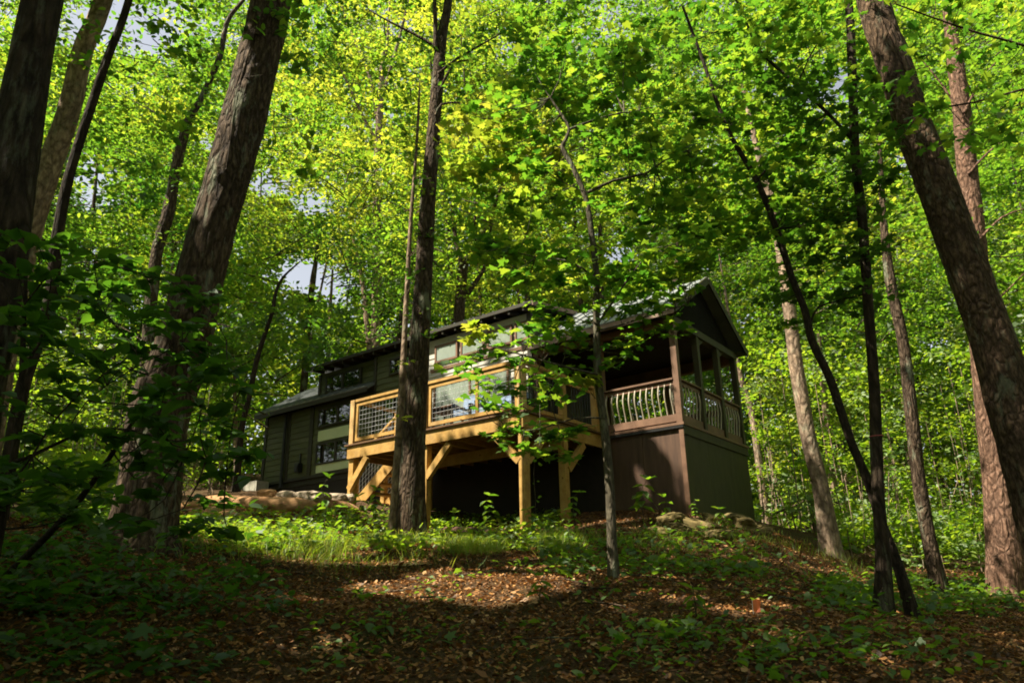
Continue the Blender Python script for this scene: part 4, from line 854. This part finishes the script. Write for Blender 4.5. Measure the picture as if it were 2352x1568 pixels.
def plant(x, y, h, lab, n=6, size=.13, mat='leaf_plant', lo=6, seed=0, stemlean=.1, name='leafy_plant', cat='plant'):
    g = np.random.default_rng(100 + seed); p = hp(x, y, lo); root = empty(name, p); tag(root, lab, cat, 'young plants at the clearing edge')
    k = 6; st = np.array([[stemlean * h * t * t * g.normal(), stemlean * h * t * t * g.normal(), h * t] for t in np.linspace(0, 1, k)]); st[0, 2] = -.05
    b = MB(); b.tube(st, np.linspace(.007, .003, k), 5, False); b.build('stem', M['stem'], root)
    P = []; up = []; V = []
    T, faces = SHAPES['ovate']; L = []; S = []; o_ = 0
    for i in range(n):
        t = .3 + .7 * (i + .5) / n; c = np.array([np.interp(t, np.linspace(0, 1, k), st[:, j]) for j in range(3)])
        for w in (0, 1, 2) if i == n - 1 else (0, 1):
            az = i * 1.7 + w * (2.1 if i == n - 1 else math.pi) + g.normal(0, .25); dr = g.uniform(-.35, .35) - .15 + (.7 if i == n - 1 else 0)
            a = np.array([math.cos(az) * math.cos(dr), math.sin(az) * math.cos(dr), math.sin(dr)]); sd = np.array([-math.sin(az), math.cos(az), 0]); nn = np.cross(sd, a); nn = nn if nn[2] > 0 else -nn
            sz = size * (1.15 - .5 * abs(t - .55)) * g.uniform(.8, 1.2)
            V.append(c + sz * (T[:, 0, None] * sd * 1.05 + T[:, 1, None] * a + (T[:, 2, None] - .25 * T[:, 1, None] ** 2) * nn)); L.append(np.concatenate([np.array(f) for f in faces]) + o_); S += [4, 4]; o_ += len(T)
    link('foliage', mesh_np('foliage', np.concatenate(V), np.concatenate(L), np.array(S)), M[mat], root)
for i, a in enumerate([(1478, 1200, .78, 'tall broad leaved plant against the sunlit patch of brown skirt', 6, .22), (1532, 1203, .5, 'thin plant just left of the porch skirt corner', 4, .13), (1600, 1203, .42, 'small pale plant right of the porch skirt corner', 5, .09), (1662, 1210, .34, 'spiky leaved plant in front of the olive gable skirt', 4, .17),
     (1118, 1232, .72, 'drooping dark plant in the black gap under the deck', 6, .17), (1040, 1228, .42, 'plant with pale leaves right of the middle deck post', 5, .15), (1222, 1240, .5, 'bushy plant at the right foot of the front corner deck post', 6, .13), (1322, 1228, .72, 'tall leafy plant right of the last deck post with a brace', 6, .14),
     (1262, 1232, .36, 'low plant midway between the two right deck posts', 5, .12), (860, 1225, .75, 'sunlit plant left of the lighter slim trunk', 7, .14), (820, 1220, .6, 'bright plant below the deck corner post', 6, .13), (740, 1262, .95, 'thin upright seedling in front of the clay bank', 7, .12),
     (1310, 1262, .34, 'seedling left of the maple sapling foot', 4, .11), (1240, 1385, .26, 'seedling with bright leaves at the right end of the sunlit leaf patch', 4, .11), (1600, 1420, .24, 'seedling right of the maple sapling in the shaded slope', 4, .11), (885, 1462, .16, 'dim seedling in the centre foreground leaf litter', 3, .10), (1540, 1268, .3, 'seedling in the grass below the mossy rock', 4, .11), (930, 1212, .4, 'leafy plant between the twin trunks at the deck', 5, .12), (785, 1240, .5, 'yellow green plant in the grass left of the sunlit plants', 6, .12), (2240, 1420, .3, 'seedling at the far right of the slope under the massive trunk', 4, .12)]):
    plant(*a, seed=i, lo=4)
vn = empty('hanging_vine', at(1226, 1000, 11.9)); tag(vn, 'thread thin vine with a few leaves hanging under the deck corner', 'vine')
p0 = at(1226, 985, 11.9); b = MB(); q = np.array([at(1228 + 2 * math.sin(k), 985 + k * 22, 11.9) - p0 for k in range(10)]) + (p0 - np.array(vn.location)); b.tube(q, [.004] * 10, 5, False); b.build('stem', M['stem'], vn)
Pv = np.array([at(1232 + dx, y, 11.9) for dx, y in ((6, 1050), (-4, 1058), (8, 1066), (4, 1105), (-6, 1110), (8, 1140), (2, 1150))]) - np.array(vn.location); leaf_object('foliage', [leaf_arrays(Pv, .11, 'ovate', .5)], [M['leaf_plant']], vn)

region('S1', -20, 640, 360, 1220, 4.0, 5.2, 40, 12, .2, .125, 'ovate', .4, 0, True, .3, 1.0); region('S1', 230, 820, 560, 1230, 4.6, 6.2, 18, 12, .2, .12, 'ovate', .4, 0, True, .3, .9)
# ---- high canopy, out of view above: leaves added to cast shade, with the sun gaps left open
def shade_canopy():
    owners = ['T1', 'T2', 'T3', 'T5', 'T9', 'T16', 'T18']
    tops = np.array([TREES[k]['P'][-1][:2] for k in owners])
    tot = {k: [] for k in owners}; lim = {k: [] for k in owners}
    g = np.random.default_rng(21)
    for i in range(2700):
        x, y = g.uniform(-11, 12), g.uniform(1.0, 14.2)
        if i % 4 == 0: p = HL(g.uniform(6.8, 13.6), g.uniform(-.5, .3), g.uniform(0, 3.2))
        elif i % 9 == 1: p = HL(g.uniform(-.2, 4), g.uniform(-.3, .3), g.uniform(-1.8, 2.2))
        else:
            if (x > 2.3 and y > 8.0 and g.uniform() < .55) or x > 9.5: continue
            p = np.array([x, y, gz(x, y)])
        for z in np.arange(g.uniform(11.0, 13.5), 30, 1.5):
            c = p + SUN * ((z - p[2]) / SUN[2]); dz = c @ CZ
            if dz < .5: break
            u_, v_ = 1176 + F_D * (c @ CX) / dz, 784 - F_D * (c @ CY) / dz; mg = F_D * 1.25 / dz
            if u_ < -mg or u_ > 2352 + mg or v_ < -mg: break
        if vnoise(np.array([[c[0] * .35, c[1] * .35, 3.3]]))[0] > .62: continue
        el = math.atan2(c[2], math.hypot(c[0], c[1]))
        k = owners[int(np.argmin(((tops - c[:2]) ** 2).sum(1)))]
        P = spray(34, c, .95, .5, g); P = P[~lit(P, .11)]
        if len(P): tot[k].append(P)
        if i % 24 == 0 and (c @ CZ < .5 or 784 - F_D * (c @ CY) / (c @ CZ) < -500): lim[k].append(c)
    for k in owners:
        if not tot[k]: continue
        P = np.concatenate(tot[k]); t = TREES[k]
        if k not in CROWN: crown(k, [M['leaf_maple']])
        v, l, s = leaf_arrays(P - t['org'], .23, 'ovate', .5, g); t['leaves'].append((v, l, s, 0))
        Q = t['P']
        for c in lim[k]:
            j = np.argmin(np.abs(Q[:, 2] - (c[2] - 3))); a = Q[min(j, len(Q) - 1)]
            if np.linalg.norm(a - c) < 9: Pq, rq = resample(np.array([a, (a + c) / 2 + [0, 0, .5], c]) - t['org'], np.array([.07, .045, .012]), .5); t['twigs'].append((Pq, rq, 6))
shade_canopy()

for k, t in TREES.items():
    trunk_mesh('trunk', t['limbs'], t['mat'], t['root'], t['amp'], 64 if k in ('T5', 'T18', 'T1', 'T19') else 26, .05 if k in ('T5', 'T18', 'T19', 'T1') else .11)
    parts = list(t['leaves'])
    if parts:
        mats = list(CROWN[k])
        if t['twigs']: parts.append((*tubes_arrays(t['twigs'])[:3], len(mats))); mats.append(t['mat'])
        leaf_object('crown', parts, mats, t['root'])
b = MB(); tp = at(2013, 1002, 9.0); b.tube([tp + [0, 0, -.006], tp + [0, 0, .006]], [.083, .083], 18, False); o = b.build('tape_band', M['tape']); o.parent = TREES['T16']['root']; o.matrix_parent_inverse = Matrix.Translation(-Vector(TREES['T16']['org']))

# ------------------------------------------------------------------ background woods (one mass) and undergrowth
def woods():
    g = np.random.default_rng(5); parts = []; trunks = []
    def layer(n, Y0, Y1, m, size, rad, zmax, thr, shape='diamond', twig=0):
        x = g.uniform(-280, 2640, n); y = g.uniform(-220, 1180, n); Y = g.uniform(Y0, Y1, n)
        keep = ~((x > 560) & (x < 1760) & (y > np.minimum(940, 830 - (x - 715) * .286)) & (Y < 28))
        mg = rad * (.24 if Y0 > 50 else .34) * F_D / Y
        for a, b_, rx, ry in HOLES: keep &= ((x - a) / (rx + mg)) ** 2 + ((y - b_) / (ry + mg)) ** 2 > 1
        D = CX[None] * ((x - 1176) / F_D)[:, None] + CY[None] * (-(y - 784) / F_D)[:, None] + CZ[None]
        C = D * (Y / D[:, 1])[:, None]
        keep &= (C[:, 2] > gzs(C[:, 0], C[:, 1]) + .2) & (C[:, 2] < zmax)
        C = C[keep]; nz = vnoise(np.column_stack([C[:, 0] * .3, C[:, 1] * .3, C[:, 2] * .32])); C = C[nz > thr]
        k = len(C); q = g.normal(0, 1, (k, m, 3)); q /= np.linalg.norm(q, axis=2)[:, :, None]; q *= (g.uniform(0, 1, (k, m, 1)) ** .5) * (rad * g.uniform(.6, 1.3, (k, 1, 1))); q[:, :, 2] *= .5
        P = (C[:, None] + q).reshape(-1, 3); P = P[~lit(P, size * .5)]
        if twig:
            for c in C[::2]:
                az = g.uniform(0, 6.28); L_ = g.uniform(.8, 2.0) * rad; a = c + np.array([math.cos(az) * L_, math.sin(az) * L_, -.45 * L_ * g.uniform(.2, 1.4)]); trunks.append((np.array([a, (a + c) / 2 + g.normal(0, .06, 3), c, 2 * c - (a + c) / 2 + [0, 0, .1]]), np.array([.022, .016, .010, .004]), 4))
        P0 = (C[:, None] + q).reshape(-1, 3); nv = np.stack([g.normal(0, .6, k), g.normal(0, .6, k), np.ones(k)], 1); nv /= np.linalg.norm(nv, axis=1)[:, None]; nv = np.repeat(nv, m, 0)[~lit(P0, size * .5)]
        csz = np.repeat(size * g.uniform(.65, 1.4, k), m)[~lit(P0, size * .5)]
        parts.append(leaf_arrays(P, csz, shape, .38, g, nv))
    layer(5600, 18, 25, 60, .15, .75, 22, .06, twig=1); layer(8200, 24, 36, 62, .20, 1.0, 28, -.04, twig=1); layer(6800, 36, 62, 60, .38, 1.9, 44, -.9); layer(3600, 60, 92, 46, .75, 3.2, 60, -2)
    # the same woods all round the clearing, also behind the viewer
    n = 4400; th = g.uniform(0, 2 * np.pi, n); rr = g.uniform(15, 34, n); C = np.stack([rr * np.sin(th), rr * np.cos(th), np.zeros(n)], 1)
    ang = np.abs((th + np.pi) % (2 * np.pi) - np.pi); C = C[ang > R_(46)]; C[:, 2] = gzs(C[:, 0], C[:, 1]) + g.uniform(.3, 17, len(C))
    q = g.normal(0, 1, (len(C), 40, 3)) * np.array([1.0, 1.0, .5]) * .8; P = (C[:, None] + q).reshape(-1, 3); P = P[~lit(P, .2)]; parts.append(leaf_arrays(P, .42, 'diamond', .7, g))
    n = 2200; rr = 21 * np.sqrt(g.uniform(0, 1, n)); th = g.uniform(0, 2 * np.pi, n); C = np.stack([rr * np.sin(th), rr * np.cos(th) + 2, g.uniform(13, 21, n)], 1)  # unseen overhead leaves added to hold back sky light over the foreground
    dz = C @ CZ; vis = (dz > .5) & (784 - F_D * (C @ CY) / np.maximum(dz, .5) > -F_D * 2 / np.maximum(dz, .5)); lx = C[:, 0] - SUN[0] * C[:, 2] / SUN[2]; ly = C[:, 1] - SUN[1] * C[:, 2] / SUN[2]; C = C[~vis & (ly < 9.5) & (lx < 8)]
    q = g.normal(0, 1, (len(C), 36, 3)) * np.array([1.0, 1.0, .4]) * .8; P = (C[:, None] + q).reshape(-1, 3); P = P[~lit(P, .2)]; parts.append(leaf_arrays(P, .40, 'diamond', .5, g))
    for i in range(46):
        x = g.uniform(-100, 2450); Y = g.uniform(23, 44); p = at(x, 1000, Y); z0 = gz(p[0], p[1]); top = g.uniform(9, 20); r = g.uniform(.05, .17); dx, dy = g.normal(0, .05, 2) * top
        Q, q = resample(np.array([[p[0], p[1], z0 - .3], [p[0] + dx * .4 + g.normal(0, .2), p[1], z0 + top * .45], [p[0] + dx, p[1] + dy, z0 + top]]), np.array([r * 1.15, r * .85, r * .3]), .8); trunks.append((Q, q, 7))
    parts.append((*tubes_arrays(trunks)[:3], 1))
    tag(leaf_object('background_woods', parts, [M['leaf_wood'], M['bark']]), 'dense sunlit broadleaf woods rising behind the cabin', 'woods', None, 'stuff')
woods()
def understory():
    g = np.random.default_rng(9); parts = []; tw = []
    for x0, y0, x1, y1, Y0, Y1, cnt in ((1720, 800, 2400, 1240, 16, 24, 560), (1900, 1180, 2420, 1345, 14.5, 19, 220), (-40, 800, 500, 1130, 15, 26, 360), (60, 1060, 330, 1190, 11, 16, 90), (440, 850, 530, 1090, 20, 26, 50)):
        for i in range(cnt):
            x, y, Y = g.uniform(x0, x1), g.uniform(y0, y1), g.uniform(Y0, Y1); p = at(x, y, Y); z = gz(p[0], p[1])
            if p[2] < z + .1: p[2] = z + g.uniform(.1, .9)
            if p[2] > z + 5.5: continue
            P = spray(int(g.uniform(24, 46)), p, g.uniform(.35, .75), .5, g); P = P[~lit(P, .05)] if x < 700 else P; nv = np.array([g.normal(0, .5), g.normal(0, .5), 1.0]); parts.append(leaf_arrays(P, g.uniform(.08, .15), 'ovate', .35, g, nv / np.linalg.norm(nv)))
            if i % 3 == 0: tw.append((np.array([[p[0] + g.normal(0, .2), p[1], z - .1], [p[0], p[1], (z + p[2]) / 2], p]), np.array([.016, .011, .005]), 4))
    for i in range(60):
        p = at(g.uniform(1930, 2130), g.uniform(1050, 1270), g.uniform(14.5, 18)); z = gz(p[0], p[1]); q = p + g.normal(0, .5, 3); q[2] = max(q[2], z)
        tw.append((np.array([[p[0], p[1], z], (p + q) / 2 + g.normal(0, .1, 3), q]), np.array([.008, .006, .003]), 3))
    parts.append((*tubes_arrays(tw)[:3], 1))
    tag(leaf_object('understory', parts, [M['leaf_bright'], M['bark_pale']]), 'leafy understory brush at the edge of the clearing', 'brush', None, 'stuff')
understory()

# ------------------------------------------------------------------ forest floor: litter, ground cover, grass
def scatter_floor():
    g = np.random.default_rng(3)
    n = 290000; x = g.uniform(-9, 10, n); y = 2.6 + 12 * g.uniform(0, 1, n) ** 1.25
    P = np.stack([x, y, gzs(x, y) + g.uniform(.005, .03, n)], 1)
    sticks = []
    for i in range(260):
        a = np.array([g.uniform(-7, 8), g.uniform(3, 12), 0]); az = g.uniform(0, 6.3); L_ = g.uniform(.15, .8); e = a + [L_ * math.cos(az), L_ * math.sin(az), 0]; mdl = (a + e) / 2 + [g.normal(0, .04), g.normal(0, .04), 0]
        for v_ in (a, e, mdl): v_[2] = gz(v_[0], v_[1]) + g.uniform(.01, .05)
        w_ = g.uniform(.003, .010); sticks.append((np.array([a, mdl, e]), np.array([w_, w_ * .8, w_ * .4]), 4))
    tag(leaf_object('leaf_litter', [leaf_arrays(P, .033 * np.exp(g.normal(0, .34, n)), 'litter', .45, g), (*tubes_arrays(sticks)[:3], 1)], [M['litter'], M['bark']]), 'dry brown fallen leaves over the slope', 'leaf litter', None, 'stuff')
    # low green plants
    parts = []
    def cover(x0, y0, x1, y1, cnt, hmax, sz, dens=None, n=7, mi=0, Ymin=2.6, Ymax=14):
        k = 0; t = 0
        while k < cnt and t < cnt * 8:
            t += 1; px, py = g.uniform(x0, x1), g.uniform(y0, y1)
            p = hit(px, py, Ymin)
            if p is None or p[1] > Ymax: continue
            if dens and g.uniform() > dens(p): continue
            h = hmax * g.uniform(.35, 1); m = int(n * g.uniform(.6, 1.5)); rr = .10 + .25 * h
            Q = np.stack([p[0] + g.normal(0, rr, m), p[1] + g.normal(0, rr, m), np.zeros(m)], 1); Q[:, 2] = gzs(Q[:, 0], Q[:, 1]) + h * g.uniform(.2, 1, m)
            parts.append((*leaf_arrays(Q, sz * g.uniform(.5, 1.35), 'maple' if g.uniform() < .25 else 'ovate', g.uniform(.25, .6), g), mi)); k += 1
    cl = lambda p: .5 + .8 * vnoise(np.array([[p[0] * .9, p[1] * .9, 1.7]]))[0]
    cover(-20, 1245, 640, 1420, 210, .28, .085, cl, 7, 2); cover(-20, 1380, 500, 1568, 70, .18, .085, cl, 6, 2); cover(700, 1290, 1350, 1560, 80, .12, .065, cl, 5); cover(1350, 1280, 2360, 1560, 260, .15, .07, cl, 6)
    cover(1900, 1330, 2360, 1420, 220, .3, .1, None, 8, 0, 7, 18); cover(430, 1180, 1300, 1268, 620, .26, .085, None, 9, 1, 8, 16); cover(1250, 1220, 1750, 1330, 240, .22, .085, None, 7, 0, 8, 16); cover(60, 1120, 340, 1230, 160, .3, .1, None, 8, 0, 8, 20)
    tag(leaf_object('ground_cover', parts, [M['leaf_plant'], M['leaf_bright'], M['leaf_dark']]), 'low green seedlings and creepers over the forest floor', 'ground cover', None, 'stuff')
    n = 24000; a = g.uniform(0, 1, n); p0, p1 = gpx(430, 1225, 11.6), gpx(1330, 1262, 10.4)
    B = p0[None] * (1 - a[:, None]) + p1[None] * a[:, None]; B[:, 1] += g.normal(.15, .55, n); B[:, 0] += g.normal(0, .2, n); B[:, 2] = gzs(B[:, 0], B[:, 1])
    nn = 2200; q0, q1 = gpx(1300, 1265, 10.5), gpx(1980, 1310, 11.5); a = g.uniform(0, 1, nn); D = q0[None] * (1 - a[:, None]) + q1[None] * a[:, None]; D[:, 1] += g.normal(0, .7, nn); D[:, 2] = gzs(D[:, 0], D[:, 1])
    B = np.concatenate([B, D]); B = B[vnoise(np.column_stack([B[:, :2] * 1.7, np.full(len(B), 9.)])) > g.normal(-.05, .25, len(B))]; up = np.stack([g.normal(0, 1, len(B)), g.normal(0, 1, len(B)), g.normal(0, .25, len(B))], 1); up /= np.linalg.norm(up, axis=1)[:, None]
    # blades stand up: leaf axis vertical
    T, faces = SHAPES['blade']; sz = g.uniform(.05, .22, len(B)); az = g.uniform(0, 2 * np.pi, len(B)); bx = np.stack([np.cos(az), np.sin(az), np.zeros(len(B))], 1); fw = np.stack([-np.sin(az), np.cos(az), np.zeros(len(B))], 1); ax = np.stack([g.normal(0, .45, len(B)), g.normal(0, .45, len(B)), np.ones(len(B))], 1)
    V = B[:, None] + sz[:, None, None] * (T[None, :, 0, None] * bx[:, None] + T[None, :, 1, None] * ax[:, None] + T[None, :, 2, None] * 2 * fw[:, None])
    L = (np.arange(len(B))[:, None] * 4 + np.arange(4)[None]).ravel()
    tag(link('grass', mesh_np('grass', V.reshape(-1, 3), L, np.full(len(B), 4)), M['grass']), 'tufts of sunlit grass along the front of the deck', 'grass', None, 'stuff')
scatter_floor()
